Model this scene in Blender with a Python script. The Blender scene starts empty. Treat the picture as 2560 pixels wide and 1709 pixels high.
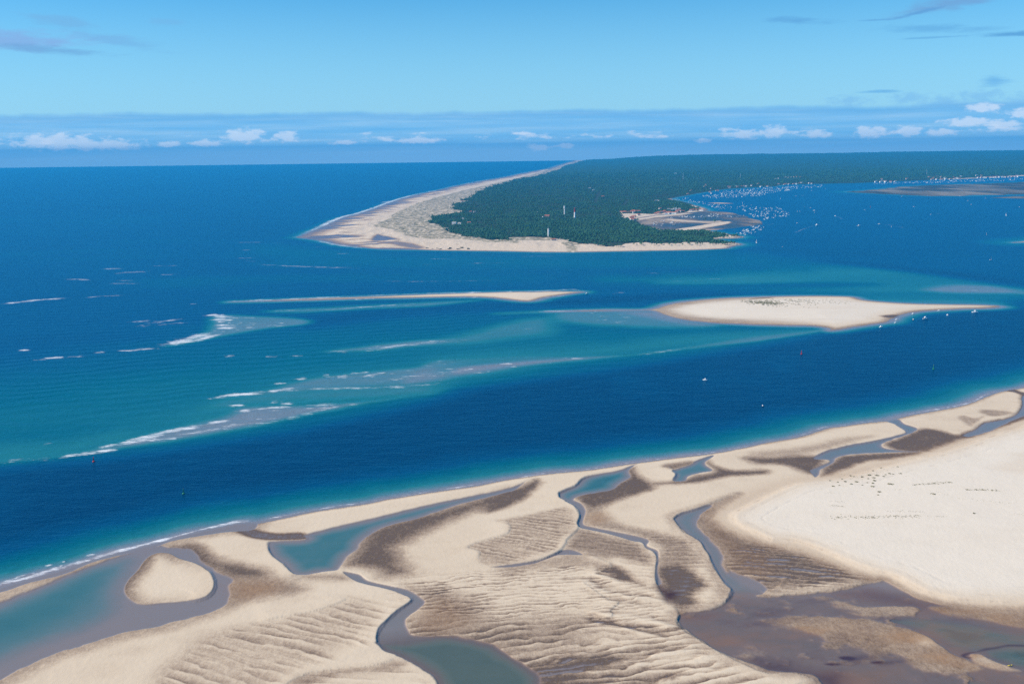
import bpy, bmesh, math, random
import numpy as np
from mathutils import Matrix, Vector

random.seed(7)
rng = np.random.default_rng(11)
S = bpy.context.scene
R = math.radians

# ------------------------------------------------------------------ camera
H = 350.0                       # metres above the water
FPX = 2489.0                    # focal length in pixels of a 2560 px wide picture (35 mm on 36 mm)
ROLL = 0.0129
PITCH = math.atan(486.0 / FPX)
fwd = Vector((0, math.cos(PITCH), -math.sin(PITCH)))
up0 = Vector((0, math.sin(PITCH), math.cos(PITCH)))
ex = Vector((1, 0, 0))
right = math.cos(ROLL) * ex - math.sin(ROLL) * up0
up = math.sin(ROLL) * ex + math.cos(ROLL) * up0
cam_d = bpy.data.cameras.new('camera')
cam_d.sensor_width = 36.0
cam_d.lens = 35.0
cam_d.clip_start = 1.0
cam_d.clip_end = 200000.0
cam = bpy.data.objects.new('camera', cam_d)
S.collection.objects.link(cam)
m = Matrix((right, up, -fwd)).transposed().to_4x4()
m.translation = (0, 0, H)
cam.matrix_world = m
S.camera = cam

# ------------------------------------------------------------------ sun, exposure
SUN_EL, SUN_AZ = 36.0, -93.0          # azimuth from +Y, clockwise positive: the sun stands on the left, slightly ahead
sd = Vector((math.sin(R(SUN_AZ)) * math.cos(R(SUN_EL)), math.cos(R(SUN_AZ)) * math.cos(R(SUN_EL)), math.sin(R(SUN_EL))))
sun_d = bpy.data.lights.new('sun', 'SUN')
sun_d.energy = 4.9
sun_d.angle = R(0.5)
sun_d.color = (1.0, 0.90, 0.76)
sun = bpy.data.objects.new('sun', sun_d)
sun.rotation_euler = sd.to_track_quat('Z', 'Y').to_euler()
S.collection.objects.link(sun)
S.view_settings.view_transform = 'Standard'
S.view_settings.look = 'None'
S.view_settings.gamma = 1
S.view_settings.use_curve_mapping = False
S.view_settings.exposure = 0.38
S.cycles.use_denoising = False
S.cycles.volume_bounces = 0
S.cycles.max_bounces = 5
S.cycles.transparent_max_bounces = 6


class NT:
    """small helper to write node trees"""
    def __init__(self, tree):
        self.t = tree
        tree.nodes.clear()

    def n(self, kind, **kw):
        nd = self.t.nodes.new(kind)
        for k, v in kw.items():
            setattr(nd, k, v)
        return nd

    def set(self, sock, v):
        if v is None:
            return
        if isinstance(v, bpy.types.NodeSocket):
            self.t.links.new(v, sock)
        else:
            sock.default_value = v

    def math(self, op, a, b=None, c=None, clamp=False):
        nd = self.n('ShaderNodeMath', operation=op, use_clamp=clamp)
        self.set(nd.inputs[0], a)
        self.set(nd.inputs[1], b)
        self.set(nd.inputs[2], c)
        return nd.outputs[0]

    def step(self, v, lo, hi, a=0.0, b=1.0):
        nd = self.n('ShaderNodeMapRange', interpolation_type='SMOOTHSTEP')
        self.set(nd.inputs[0], v)
        self.set(nd.inputs[1], lo)
        self.set(nd.inputs[2], hi)
        self.set(nd.inputs[3], a)
        self.set(nd.inputs[4], b)
        return nd.outputs[0]

    def mix(self, f, a, b, blend='MIX'):
        nd = self.n('ShaderNodeMix', data_type='RGBA', blend_type=blend)
        nd.clamp_factor = True
        self.set(nd.inputs[0], f)
        self.set(nd.inputs[6], a if isinstance(a, bpy.types.NodeSocket) else (*a, 1))
        self.set(nd.inputs[7], b if isinstance(b, bpy.types.NodeSocket) else (*b, 1))
        return nd.outputs[2]

    def noise(self, vec, scale, detail=3.0, rough=0.55, dist=0.0):
        nd = self.n('ShaderNodeTexNoise')
        self.set(nd.inputs['Vector'], vec)
        nd.inputs['Scale'].default_value = scale
        nd.inputs['Detail'].default_value = detail
        nd.inputs['Roughness'].default_value = rough
        nd.inputs['Distortion'].default_value = dist
        return nd.outputs['Fac']

    def mapping(self, vec, scale=(1, 1, 1), rot=(0, 0, 0), loc=(0, 0, 0)):
        nd = self.n('ShaderNodeMapping')
        self.set(nd.inputs[0], vec)
        nd.inputs['Scale'].default_value = scale
        nd.inputs['Rotation'].default_value = rot
        nd.inputs['Location'].default_value = loc
        return nd.outputs[0]

    def attr(self, name):
        nd = self.n('ShaderNodeAttribute', attribute_name=name)
        return nd.outputs['Fac']

    def ramp(self, fac, stops, interp='LINEAR'):
        nd = self.n('ShaderNodeValToRGB')
        cr = nd.color_ramp
        cr.interpolation = interp
        while len(cr.elements) < len(stops):
            cr.elements.new(0.5)
        for e, (p, c) in zip(cr.elements, stops):
            e.position = p
            e.color = (*c, 1)
        self.set(nd.inputs[0], fac)
        return nd.outputs[0]


def lin(r, g, b):
    f = lambda c: (c / 255 / 12.92) if c <= 10.3 else ((c / 255 + 0.055) / 1.055) ** 2.4
    return (f(r), f(g), f(b))


# ------------------------------------------------------------------ sky with clouds
world = bpy.data.worlds.new('World')
S.world = world
world.use_nodes = True
w = NT(world.node_tree)
sky = w.n('ShaderNodeTexSky', sky_type='NISHITA')
sky.sun_disc = False
sky.sun_elevation = R(SUN_EL)
sky.sun_rotation = R(SUN_AZ)
sky.altitude = 350
sky.air_density = 1.0
sky.dust_density = 0.1
sky.ozone_density = 2.0
hsv = w.n('ShaderNodeHueSaturation')
hsv.inputs['Hue'].default_value = 0.494
hsv.inputs['Saturation'].default_value = 1.22
hsv.inputs['Value'].default_value = 1.0
tintn = w.mix(1.0, sky.outputs[0], (0.49, 0.71, 0.92), 'MULTIPLY')
w.set(hsv.inputs['Color'], tintn)
geo = w.n('ShaderNodeNewGeometry')
inc = w.n('ShaderNodeVectorMath', operation='NORMALIZE')
tc = w.n('ShaderNodeTexCoord')
w.set(inc.inputs[0], tc.outputs['Generated'])
sep = w.n('ShaderNodeSeparateXYZ')
w.set(sep.inputs[0], inc.outputs[0])
el = w.math('MULTIPLY_ADD', w.math('ARCSINE', sep.outputs['Z']), 180 / math.pi, 0.77)          # degrees above the sea's edge
az = w.math('MULTIPLY', w.math('ARCTAN2', sep.outputs['X'], sep.outputs['Y']), 180 / math.pi)


def skyvec(sa, se, off=0.0):
    c = w.n('ShaderNodeCombineXYZ')
    w.set(c.inputs[0], w.math('MULTIPLY', az, sa))
    w.set(c.inputs[1], w.math('MULTIPLY', el, se))
    c.inputs[2].default_value = off
    return c.outputs[0]


K = 76.0    # radiance of a cloud in the sky's own units
# thin high veil: the sky pales evenly towards the horizon
col = w.mix(w.math('MULTIPLY', w.math('SUBTRACT', 1.0, w.step(el, 1.0, 12.0)), 0.72), hsv.outputs[0], tuple(K * 0.1 * c for c in lin(139, 199, 234)))
# the long grey-blue bank low over the horizon, its top edge nearly level
edge = w.math('MULTIPLY_ADD', w.noise(skyvec(0.09, 0.0, 3.1), 1.0, 5.0), 0.9, -0.45)
edge_f = w.math('MULTIPLY_ADD', w.noise(skyvec(0.9, 0.0, 1.0), 1.0, 5.0), 0.22, -0.11)
top = w.math('ADD', w.math('ADD', edge, edge_f), 2.72)
bank = w.math('SUBTRACT', 1.0, w.step(w.math('SUBTRACT', el, top), -0.22, 0.16))
streak = w.noise(skyvec(0.10, 2.6, 5.0), 1.0, 5.0, 0.6)
bankcol = w.ramp(streak, [(0.30, tuple(K * 0.1 * c for c in lin(104, 176, 228))), (0.5, tuple(K * 0.1 * c for c in lin(122, 184, 229))), (0.72, tuple(K * 0.1 * c for c in lin(150, 197, 232)))])
col = w.mix(w.math('MULTIPLY', bank, 0.9), col, bankcol)
bankcol = w.mix(w.math('MULTIPLY', w.math('SUBTRACT', 1.0, w.step(el, 0.2, 1.5)), 0.85), bankcol, tuple(K * 0.1 * c for c in lin(166, 206, 240)))
col = w.mix(w.math('MULTIPLY', bank, 0.9), col, bankcol)
# darker rim along the top of the bank
rim = w.math('MULTIPLY', bank, w.step(w.math('SUBTRACT', el, top), -0.55, -0.12))
col = w.mix(w.math('MULTIPLY', rim, 0.40), col, tuple(K * 0.1 * c for c in lin(98, 165, 216)))
# small white heaps standing in the bank
heap_n = w.noise(skyvec(0.55, 1.7, 9.0), 1.0, 6.0, 0.6)
heap_big = w.noise(skyvec(0.085, 0.0, 2.2), 1.0, 2.0)
heap_band = w.math('MULTIPLY', w.step(el, 0.85, 1.25), w.math('SUBTRACT', 1.0, w.step(el, 1.5, 2.35)))
heap = w.step(w.math('ADD', w.math('MULTIPLY', heap_n, heap_band), w.math('MULTIPLY', heap_big, 0.45)), 0.76, 0.92)
col = w.mix(w.math('MULTIPLY', heap, 0.8), col, tuple(K * 0.1 * c for c in lin(212, 226, 242)))
# single clouds: azimuth, elevation, half width, half height, colour, strength, tilt
CLOUDS = [
    (-26.4, 6.35, 5.2, 0.55, (128, 168, 218), 0.85, 0.00), (-24.0, 5.9, 3.0, 0.22, (104, 158, 206), 0.6, -0.05),
    (-23.2, 7.25, 1.9, 0.32, (112, 170, 216), 0.6, -0.10), (-20.3, 6.35, 2.5, 0.32, (112, 172, 218), 0.6, -0.15),
    (-18.0, 7.4, 1.0, 0.18, (112, 172, 218), 0.45, 0.0),
    (15.5, 7.15, 1.9, 0.20, (92, 158, 210), 0.75, -0.05), (19.6, 7.0, 0.8, 0.05, (92, 158, 210), 0.6, 0.0),
    (23.6, 7.75, 3.3, 0.40, (108, 160, 208), 0.95, 0.14), (21.6, 7.25, 1.2, 0.10, (92, 152, 206), 0.8, 0.2),
    (22.0, 6.45, 2.4, 0.24, (96, 164, 214), 0.65, -0.05), (24.6, 6.3, 1.2, 0.14, (100, 166, 214), 0.5, 0.0),
    (26.6, 5.95, 2.4, 0.14, (84, 150, 204), 0.8, 0.0), (22.4, 6.0, 1.6, 0.06, (90, 156, 208), 0.5, 0.0),
    (19.8, 3.4, 1.2, 0.10, (98, 168, 220), 0.7, 0.0), (25.4, 3.75, 0.8, 0.28, (104, 172, 222), 0.8, 0.0),
]
wob = w.math('MULTIPLY_ADD', w.noise(skyvec(0.5, 2.2, 20.0), 1.0, 5.0, 0.62), 2.4, -1.2)
for (a0, e0, wa, we, c, st, tilt) in CLOUDS:
    da = w.math('SUBTRACT', az, a0)
    de = w.math('SUBTRACT', w.math('SUBTRACT', el, e0), w.math('MULTIPLY', da, tilt))
    q = w.math('ADD', w.math('POWER', w.math('DIVIDE', da, wa), 2.0), w.math('POWER', w.math('DIVIDE', de, we), 2.0))
    mk = w.math('SUBTRACT', 1.0, w.step(w.math('ADD', w.math('SQRT', q), wob), 0.15, 1.25))
    col = w.mix(w.math('MULTIPLY', mk, st), col, tuple(K * 0.1 * k for k in lin(*c)))
# heaps with a place of their own: white puffs on the left and right parts of the bank
PUFFS = [(-24.0, 1.35, 2.3, 0.45), (-21.8, 1.15, 2.2, 0.30), (-14.6, 1.55, 1.25, 0.42), (-12.4, 1.5, 0.8, 0.32), (-18.6, 1.15, 0.7, 0.22),
         (-9.2, 1.15, 1.0, 0.14), (-5.1, 1.2, 1.3, 0.2), (-28.0, 1.15, 1.0, 0.22), (-16.6, 1.2, 1.0, 0.2),
         (13.0, 1.3, 0.9, 0.3), (14.6, 1.4, 0.8, 0.34), (16.8, 1.25, 0.8, 0.22), (19.6, 1.3, 0.9, 0.34), (21.4, 1.35, 0.8, 0.3), (24.2, 1.75, 1.2, 0.28),
         (25.8, 1.55, 1.3, 0.3), (26.9, 2.1, 1.0, 0.3), (23.0, 1.25, 0.9, 0.2), (24.9, 2.45, 0.9, 0.25), (10.8, 1.0, 0.5, 0.14), (1.6, 0.75, 0.8, 0.2), (3.2, 0.8, 0.7, 0.18)]
wob2 = w.math('MULTIPLY_ADD', w.noise(skyvec(1.7, 3.6, 40.0), 1.0, 6.0, 0.60), 2.6, -1.3)
acc = None
for (a0, e0, wa, we) in PUFFS:
    q = w.math('ADD', w.math('POWER', w.math('DIVIDE', w.math('SUBTRACT', az, a0), wa), 2.0),
               w.math('POWER', w.math('DIVIDE', w.math('SUBTRACT', el, e0), we), 2.0))
    mk = w.math('SUBTRACT', 1.0, w.step(w.math('ADD', w.math('SQRT', q), wob2), 0.45, 1.15))
    acc = mk if acc is None else w.math('MAXIMUM', acc, mk)
col = w.mix(w.math('MULTIPLY', acc, 0.62), col, tuple(K * 0.1 * c for c in lin(216, 228, 243)))
# dark heaps rising over the bank on the right
acc = None
for (a0, e0, wa, we) in [(18.4, 2.95, 1.3, 0.32), (21.4, 3.0, 1.2, 0.34), (24.8, 3.05, 1.3, 0.36), (23.1, 2.9, 0.9, 0.26), (27.0, 2.9, 1.2, 0.3)]:
    q = w.math('ADD', w.math('POWER', w.math('DIVIDE', w.math('SUBTRACT', az, a0), wa), 2.0),
               w.math('POWER', w.math('DIVIDE', w.math('SUBTRACT', el, e0), we), 2.0))
    mk = w.math('SUBTRACT', 1.0, w.step(w.math('ADD', w.math('SQRT', q), wob2), 0.1, 1.2))
    acc = mk if acc is None else w.math('MAXIMUM', acc, mk)
col = w.mix(w.math('MULTIPLY', acc, 0.6), col, tuple(K * 0.1 * c for c in lin(120, 180, 226)))
bg = w.n('ShaderNodeBackground')
w.set(bg.inputs[0], col)
bg.inputs[1].default_value = 0.115
out = w.n('ShaderNodeOutputWorld')
w.t.links.new(bg.outputs[0], out.inputs[0])


# ------------------------------------------------------------------ survey: picture point -> place on the ground
CROPS = {c: (ox, oy, 640 / 2349) for c, ox, oy in (('A', 0, 1282), ('B', 640, 1282), ('C', 1280, 1282), ('D', 1920, 1282), ('E', 640, 1000), ('F', 1280, 1000), ('G', 1920, 900),
                                                   ('I', 700, 370), ('J', 1300, 370), ('K', 1920, 370))}
CROPS['M'] = (1300, 650, 1260 / 2349)
CROPS['N'] = (0, 580, 1280 / 2349)
CROPS['V'] = (0, 0, 2560 / 2349)


def ground(px, py, z=0.0):
    d = right * ((px - 1280) / FPX) + up * (-(py - 854.5) / FPX) + fwd
    t = (z - H) / min(d.z, -0.0131)
    return (d.x * t, d.y * t)


def at(c, x, y, z=0.0):
    ox, oy, s = CROPS[c]
    return ground(ox + x * s, oy + y * s, z)


def line(*runs):
    """runs: (crop letter, [(x, y) ...]) -> world polyline"""
    o = []
    for c, pts in runs:
        o += [at(c, *p) for p in pts]
    return np.array(o, float)


def curve(P, closed=True, sub=4):
    P = np.asarray(P, float)
    n = len(P)
    if n < 3:
        return P
    if closed:
        p0, p1, p2, p3 = np.roll(P, 1, 0), P, np.roll(P, -1, 0), np.roll(P, -2, 0)
    else:
        Q = np.vstack([2 * P[0] - P[1], P, 2 * P[-1] - P[-2]])
        p0, p1, p2, p3 = Q[:-3], Q[1:-2], Q[2:-1], Q[3:]
    o = []
    for k in range(sub):
        t = k / sub
        o.append(0.5 * (2 * p1 + (p2 - p0) * t + (2 * p0 - 5 * p1 + 4 * p2 - p3) * t * t + (3 * p1 - p0 - 3 * p2 + p3) * t ** 3))
    C_ = np.stack(o, 1).reshape(-1, 2)
    return C_ if closed else np.vstack([C_, P[-1:]])


def sstep(a, b, x):
    t = np.clip((x - a) / (b - a), 0, 1)
    return t * t * (3 - 2 * t)


def vnoise(x, y, seed=0):
    xi, yi = np.floor(x), np.floor(y)
    fx, fy = x - xi, y - yi
    fx = fx * fx * fx * (fx * (fx * 6 - 15) + 10)
    fy = fy * fy * fy * (fy * (fy * 6 - 15) + 10)
    xi = xi.astype(np.int64)
    yi = yi.astype(np.int64)

    def h(i, j):
        n = (i * 374761393 + j * 668265263 + seed * 974711) & 0x7fffffff
        n = ((n ^ (n >> 13)) * 1274126177) & 0x7fffffff
        n = n ^ (n >> 16)
        return (n & 0xffff) / 65535.0
    a = h(xi, yi) * (1 - fx) + h(xi + 1, yi) * fx
    b = h(xi, yi + 1) * (1 - fx) + h(xi + 1, yi + 1) * fx
    return (a * (1 - fy) + b * fy) * 2 - 1


def fbm(x, y, o=4, seed=0, g=0.5):
    s, a, t = 0, 1, 0
    for k in range(o):
        s = s + a * vnoise(x, y, seed + k)
        t += a
        a *= g
        x, y = x * 2.03 + 11.3, y * 2.03 - 7.7
    return s / t


class Field:
    """vertex positions and the layered fields computed on them"""
    def __init__(self, X, Y):
        self.X, self.Y = X, Y
        self.wob = None

    def sdf(self, P, margin):
        X, Y = self.X, self.Y
        lo, hi = P.min(0) - margin, P.max(0) + margin
        sel = np.nonzero((X > lo[0]) & (X < hi[0]) & (Y > lo[1]) & (Y < hi[1]))[0]
        res = np.full(X.shape, -margin)
        if len(sel) == 0:
            return res
        x, y = X[sel], Y[sel]
        best = np.full(x.shape, margin * margin * 4.0)
        ins = np.zeros(x.shape, bool)
        Q = np.roll(P, -1, 0)
        for (ax, ay), (bx, by) in zip(P, Q):
            dx, dy = bx - ax, by - ay
            L = dx * dx + dy * dy + 1e-9
            t = np.clip(((x - ax) * dx + (y - ay) * dy) / L, 0, 1)
            ddx, ddy = x - ax - t * dx, y - ay - t * dy
            np.minimum(best, ddx * ddx + ddy * ddy, out=best)
            if ay != by:
                c = (ay > y) != (by > y)
                ins ^= c & (x < dx * (y - ay) / (by - ay) + ax)
        d = np.sqrt(best)
        res[sel] = np.where(ins, d, -np.minimum(d, margin))
        return res

    def lin(self, P, margin):
        """distance to an open polyline, side (+ left of its run) and place along it"""
        X, Y = self.X, self.Y
        lo, hi = P.min(0) - margin, P.max(0) + margin
        sel = np.nonzero((X > lo[0]) & (X < hi[0]) & (Y > lo[1]) & (Y < hi[1]))[0]
        d = np.full(X.shape, margin)
        s = np.ones(X.shape)
        u = np.zeros(X.shape)
        if len(sel) == 0:
            return d, s, u
        x, y = X[sel], Y[sel]
        best = np.full(x.shape, margin * margin)
        bs = np.ones(x.shape)
        bu = np.zeros(x.shape)
        seg = np.hypot(*(P[1:] - P[:-1]).T)
        tot, acc = seg.sum(), 0.0
        for (ax, ay), (bx, by), sl in zip(P[:-1], P[1:], seg):
            dx, dy = bx - ax, by - ay
            t = np.clip(((x - ax) * dx + (y - ay) * dy) / (dx * dx + dy * dy + 1e-9), 0, 1)
            ddx, ddy = x - ax - t * dx, y - ay - t * dy
            q = ddx * ddx + ddy * ddy
            k = q < best
            best[k] = q[k]
            bs[k] = np.sign(dx * ddy - dy * ddx)[k]
            bu[k] = ((acc + t * sl) / tot)[k]
            acc += sl
        d[sel] = np.sqrt(best)
        s[sel] = bs
        u[sel] = bu
        return d, s, u

    def area(self, P, inn, out=0.0, rag=0.0, sub=4):
        P = curve(P, True, sub)
        d = self.sdf(P, max(out, 2.0) + 3 * abs(rag) + 2)
        if rag:
            d = d + rag * self.wob
        return sstep(-out, inn, d)


def grid(name, offs, azs, fn, mat, keep=None, kind='structure'):
    """sheet on rings around the survey point; rings close up with distance as 1/offs. fn(Field) -> z, {attribute: values}"""
    r = H * FPX / np.asarray(offs)
    a = np.asarray(azs)
    RR, AA = np.meshgrid(r, a, indexing='ij')
    # straight rows: constant forward distance
    X = (RR * np.tan(AA)).ravel()
    Y = RR.ravel()
    f = Field(X, Y)
    z, attrs = fn(f)
    n, k = len(r), len(a)
    idx = np.arange(n * k).reshape(n, k)
    q = np.stack([idx[:-1, :-1], idx[1:, :-1], idx[1:, 1:], idx[:-1, 1:]], -1).reshape(-1, 4)[:, ::-1]
    if keep is not None:
        kv = keep(f, z)
        q = q[kv[q].any(1)]
        used = np.zeros(n * k, bool)
        used[q.ravel()] = True
        remap = np.cumsum(used) - 1
        q = remap[q]
        X, Y, z = X[used], Y[used], z[used]
        attrs = {a_: v[used] for a_, v in attrs.items()}
    me = bpy.data.meshes.new(name)
    me.vertices.add(len(X))
    me.vertices.foreach_set('co', np.stack([X, Y, z], -1).astype(np.float32).ravel())
    me.loops.add(q.size)
    me.loops.foreach_set('vertex_index', q.astype(np.int32).ravel())
    me.polygons.add(len(q))
    me.polygons.foreach_set('loop_start', np.arange(0, q.size, 4, dtype=np.int32))
    me.update(calc_edges=True)
    for a_, v in attrs.items():
        at_ = me.attributes.new(a_, 'FLOAT', 'POINT')
        at_.data.foreach_set('value', np.ascontiguousarray(v, dtype=np.float32))
    me.shade_smooth()
    # faces look up
    if len(q) and me.polygons[0].normal.z < 0:
        me.flip_normals()
    me.materials.append(mat)
    o = bpy.data.objects.new(name, me)
    S.collection.objects.link(o)
    o['kind'] = kind
    return o


# ------------------------------------------------------------------ materials of the setting
def material(name):
    mt = bpy.data.materials.new(name)
    mt.use_nodes = True
    return mt, NT(mt.node_tree)


def finish(t, color, rough, bump=None, spec=0.5, ior=1.45, tint_=None):
    b = t.n('ShaderNodeBsdfPrincipled')
    t.set(b.inputs['Base Color'], color if isinstance(color, bpy.types.NodeSocket) else (*color, 1))
    t.set(b.inputs['Roughness'], rough)
    b.inputs['IOR'].default_value = ior
    t.set(b.inputs['Specular IOR Level'], spec)
    if tint_ is not None:
        b.inputs['Specular Tint'].default_value = (*tint_, 1)
    if bump is not None:
        t.t.links.new(bump, b.inputs['Normal'])
    o = t.n('ShaderNodeOutputMaterial')
    t.t.links.new(b.outputs[0], o.inputs[0])
    return b


def bump(t, height, dist, strength=1.0, prev=None):
    nd = t.n('ShaderNodeBump')
    nd.inputs['Strength'].default_value = strength
    nd.inputs['Distance'].default_value = dist
    t.set(nd.inputs['Height'], height)
    if prev is not None:
        t.t.links.new(prev, nd.inputs['Normal'])
    return nd.outputs[0]


SEA_M, t = material('sea water')
pos = t.n('ShaderNodeNewGeometry').outputs['Position']
sh, fo = t.attr('shoal'), t.attr('foam')
patch = t.noise(t.mapping(pos, (0.0016, 0.0045, 1), (0, 0, 0.12)), 1.0, 5.0, 0.6)
fine = t.noise(t.mapping(pos, (0.035, 0.09, 1), (0, 0, 0.15)), 1.0, 4.0, 0.65)
s2 = t.math('ADD', sh, t.math('MULTIPLY_ADD', patch, 0.16, -0.08))
s2 = t.math('ADD', s2, t.math('MULTIPLY_ADD', fine, 0.10, -0.05))
wcol = t.ramp(s2, [(0.0, (0.000, 0.028, 0.086)), (0.22, (0.000, 0.056, 0.140)), (0.42, (0.000, 0.100, 0.140)), (0.60, (0.014, 0.165, 0.178)),
                   (0.78, (0.075, 0.190, 0.220)), (0.90, (0.17, 0.21, 0.24)), (1.0, (0.25, 0.225, 0.235))])
fn1 = t.noise(t.mapping(pos, (0.028, 0.085, 1), (0, 0, 0.18)), 1.0, 6.0, 0.72)
fn2 = t.noise(t.mapping(pos, (0.13, 0.38, 1), (0, 0, 0.18)), 1.0, 5.0, 0.72)
fsum = t.math('MULTIPLY_ADD', t.math('ADD', t.math('MULTIPLY', fn1, 0.6), t.math('MULTIPLY', fn2, 0.4)), 2.4, -0.7)
fm = t.math('MULTIPLY', t.step(t.math('ADD', fsum, t.math('MULTIPLY', fo, 0.58)), 0.72, 1.26), t.step(fo, 0.02, 0.2))
wcol = t.mix(fm, wcol, (0.72, 0.74, 0.76))
wv = t.n('ShaderNodeTexWave', wave_type='BANDS', bands_direction='Y')
t.set(wv.inputs['Vector'], t.mapping(pos, (0.020, 0.020, 1), (0, 0, -0.28)))
wv.inputs['Scale'].default_value = 0.42
wv.inputs['Distortion'].default_value = 9.0
wv.inputs['Detail'].default_value = 3.0
wv.inputs['Detail Scale'].default_value = 0.7
chop = t.noise(t.mapping(pos, (0.10, 0.22, 1), (0, 0, 0.15)), 1.0, 5.0, 0.7)
chop2 = t.noise(t.mapping(pos, (0.022, 0.05, 1), (0, 0, 0.10)), 1.0, 3.0, 0.6)
swell = t.attr('swell')
nb = bump(t, chop, 1.6, 0.7)
nb = bump(t, chop2, 3.0, 0.6, nb)
nb = bump(t, t.math('MULTIPLY', wv.outputs['Fac'], swell), 0.9, 0.8, nb)
df = t.n('ShaderNodeBsdfDiffuse')
t.set(df.inputs['Color'], wcol)
t.t.links.new(nb, df.inputs['Normal'])
gl = t.n('ShaderNodeBsdfGlossy')
gl.inputs['Color'].default_value = (0.26, 0.74, 0.92, 1)
gl.inputs['Roughness'].default_value = 0.22
t.t.links.new(nb, gl.inputs['Normal'])
fr = t.n('ShaderNodeFresnel')
fr.inputs['IOR'].default_value = 1.33
t.t.links.new(nb, fr.inputs['Normal'])
mx = t.n('ShaderNodeMixShader')
t.set(mx.inputs[0], t.math('MULTIPLY', t.math('MULTIPLY', fr.outputs[0], 0.55), t.math('SUBTRACT', 1.0, t.math('MULTIPLY', fm, 0.9))))
t.t.links.new(df.outputs[0], mx.inputs[1])
t.t.links.new(gl.outputs[0], mx.inputs[2])
mo = t.n('ShaderNodeOutputMaterial')
t.t.links.new(mx.outputs[0], mo.inputs[0])

SAND_M, t = material('tidal sand')
pos = t.n('ShaderNodeNewGeometry').outputs['Position']
wet, pool, tint, pale, purple = t.attr('wet'), t.attr('pool'), t.attr('tint'), t.attr('pale'), t.attr('purple')
g1 = t.noise(t.mapping(pos, (0.30, 0.16, 1), (0, 0, 0.1)), 1.0, 5.0, 0.68)
g2 = t.noise(t.mapping(pos, (0.035, 0.05, 1), (0, 0, -0.2)), 1.0, 5.0, 0.62)
g3 = t.noise(t.mapping(pos, (0.9, 0.5, 1)), 1.0, 3.0, 0.7)
mid = t.math('MULTIPLY', t.step(wet, 0.08, 0.35), t.math('SUBTRACT', 1.0, t.step(wet, 0.8, 1.0)))
nz = t.math('ADD', t.math('MULTIPLY_ADD', g1, 0.9, -0.45), t.math('MULTIPLY_ADD', g2, 0.5, -0.25))
wv_ = t.math('ADD', wet, t.math('MULTIPLY', nz, t.math('MULTIPLY_ADD', mid, 0.42, 0.09)))
wv_ = t.math('ADD', wv_, t.math('MULTIPLY', t.math('MULTIPLY_ADD', g3, 1.0, -0.5), t.math('MULTIPLY_ADD', mid, 0.34, 0.08)))
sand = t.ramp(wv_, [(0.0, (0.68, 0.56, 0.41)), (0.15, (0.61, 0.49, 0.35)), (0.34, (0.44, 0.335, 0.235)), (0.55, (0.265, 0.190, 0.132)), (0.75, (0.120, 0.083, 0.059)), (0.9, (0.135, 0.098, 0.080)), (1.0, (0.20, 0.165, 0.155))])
sand = t.mix(t.math('MULTIPLY', pale, 0.9), sand, t.mix(g2, (0.78, 0.70, 0.58), (0.71, 0.63, 0.51)))
sand = t.mix(t.math('MULTIPLY', tint, 0.6), sand, (0.32, 0.175, 0.080))
pl = t.math('ADD', pool, t.math('MULTIPLY', t.math('MULTIPLY_ADD', g2, 0.24, -0.12), t.step(pool, 0.02, 0.2)))
green = t.attr('green')
deepc = t.ramp(pl, [(0.0, (0.235, 0.185, 0.170)), (0.22, (0.175, 0.168, 0.163)), (0.5, (0.110, 0.165, 0.165)), (0.8, (0.055, 0.145, 0.148)), (1.0, (0.030, 0.118, 0.126))])
deepg = t.ramp(pl, [(0.0, (0.190, 0.132, 0.108)), (0.2, (0.130, 0.105, 0.092)), (0.45, (0.120, 0.120, 0.100)), (0.75, (0.095, 0.120, 0.098)), (1.0, (0.060, 0.090, 0.075))])
deepc = t.mix(green, deepc, deepg)
isw = t.step(pool, 0.005, 0.085)
colr = t.mix(isw, sand, deepc)
colr = t.mix(t.math('MULTIPLY', t.math('MULTIPLY', tint, isw), 0.45), colr, (0.26, 0.13, 0.065))
colr = t.mix(t.math('MULTIPLY', purple, 0.9), colr, (0.040, 0.014, 0.024))
film = t.math('MAXIMUM', isw, t.step(wv_, 0.80, 0.98))
rough = t.math('MULTIPLY_ADD', film, -0.62, 0.85)
nb = bump(t, t.math('MULTIPLY', g1, t.math('SUBTRACT', 1.0, isw)), 0.45, 0.32)
nb = bump(t, t.math('MULTIPLY', g3, t.math('SUBTRACT', 1.0, isw)), 0.25, 0.32, nb)
finish(t, colr, rough, nb, t.math('MULTIPLY_ADD', film, 0.24, 0.08), 1.34)

LAND_M, t = material('headland ground')
pos = t.n('ShaderNodeNewGeometry').outputs['Position']
wet, veg, scrub, fa = t.attr('wet'), t.attr('veg'), t.attr('scrub'), t.attr('foam')
n1 = t.noise(t.mapping(pos, (0.012, 0.004, 1), (0, 0, 0.05)), 1.0, 5.0, 0.65)
n2 = t.noise(t.mapping(pos, (0.05, 0.016, 1)), 1.0, 5.0, 0.7)
sandc = t.ramp(t.math('ADD', wet, t.math('MULTIPLY_ADD', n2, 0.3, -0.15)), [(0.0, (0.66, 0.53, 0.385)), (0.3, (0.52, 0.38, 0.26)), (0.65, (0.30, 0.215, 0.16)), (1.0, (0.14, 0.14, 0.18))])
scrubc = t.ramp(n2, [(0.34, (0.09, 0.10, 0.055)), (0.43, (0.26, 0.225, 0.14)), (0.52, (0.40, 0.33, 0.22)), (0.60, (0.66, 0.54, 0.39))])
forc = t.ramp(t.math('ADD', t.math('MULTIPLY', n1, 0.6), t.math('MULTIPLY', n2, 0.4)), [(0.35, (0.010, 0.034, 0.014)), (0.5, (0.022, 0.062, 0.022)), (0.65, (0.042, 0.090, 0.030))])
mud = t.attr('mud')
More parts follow.
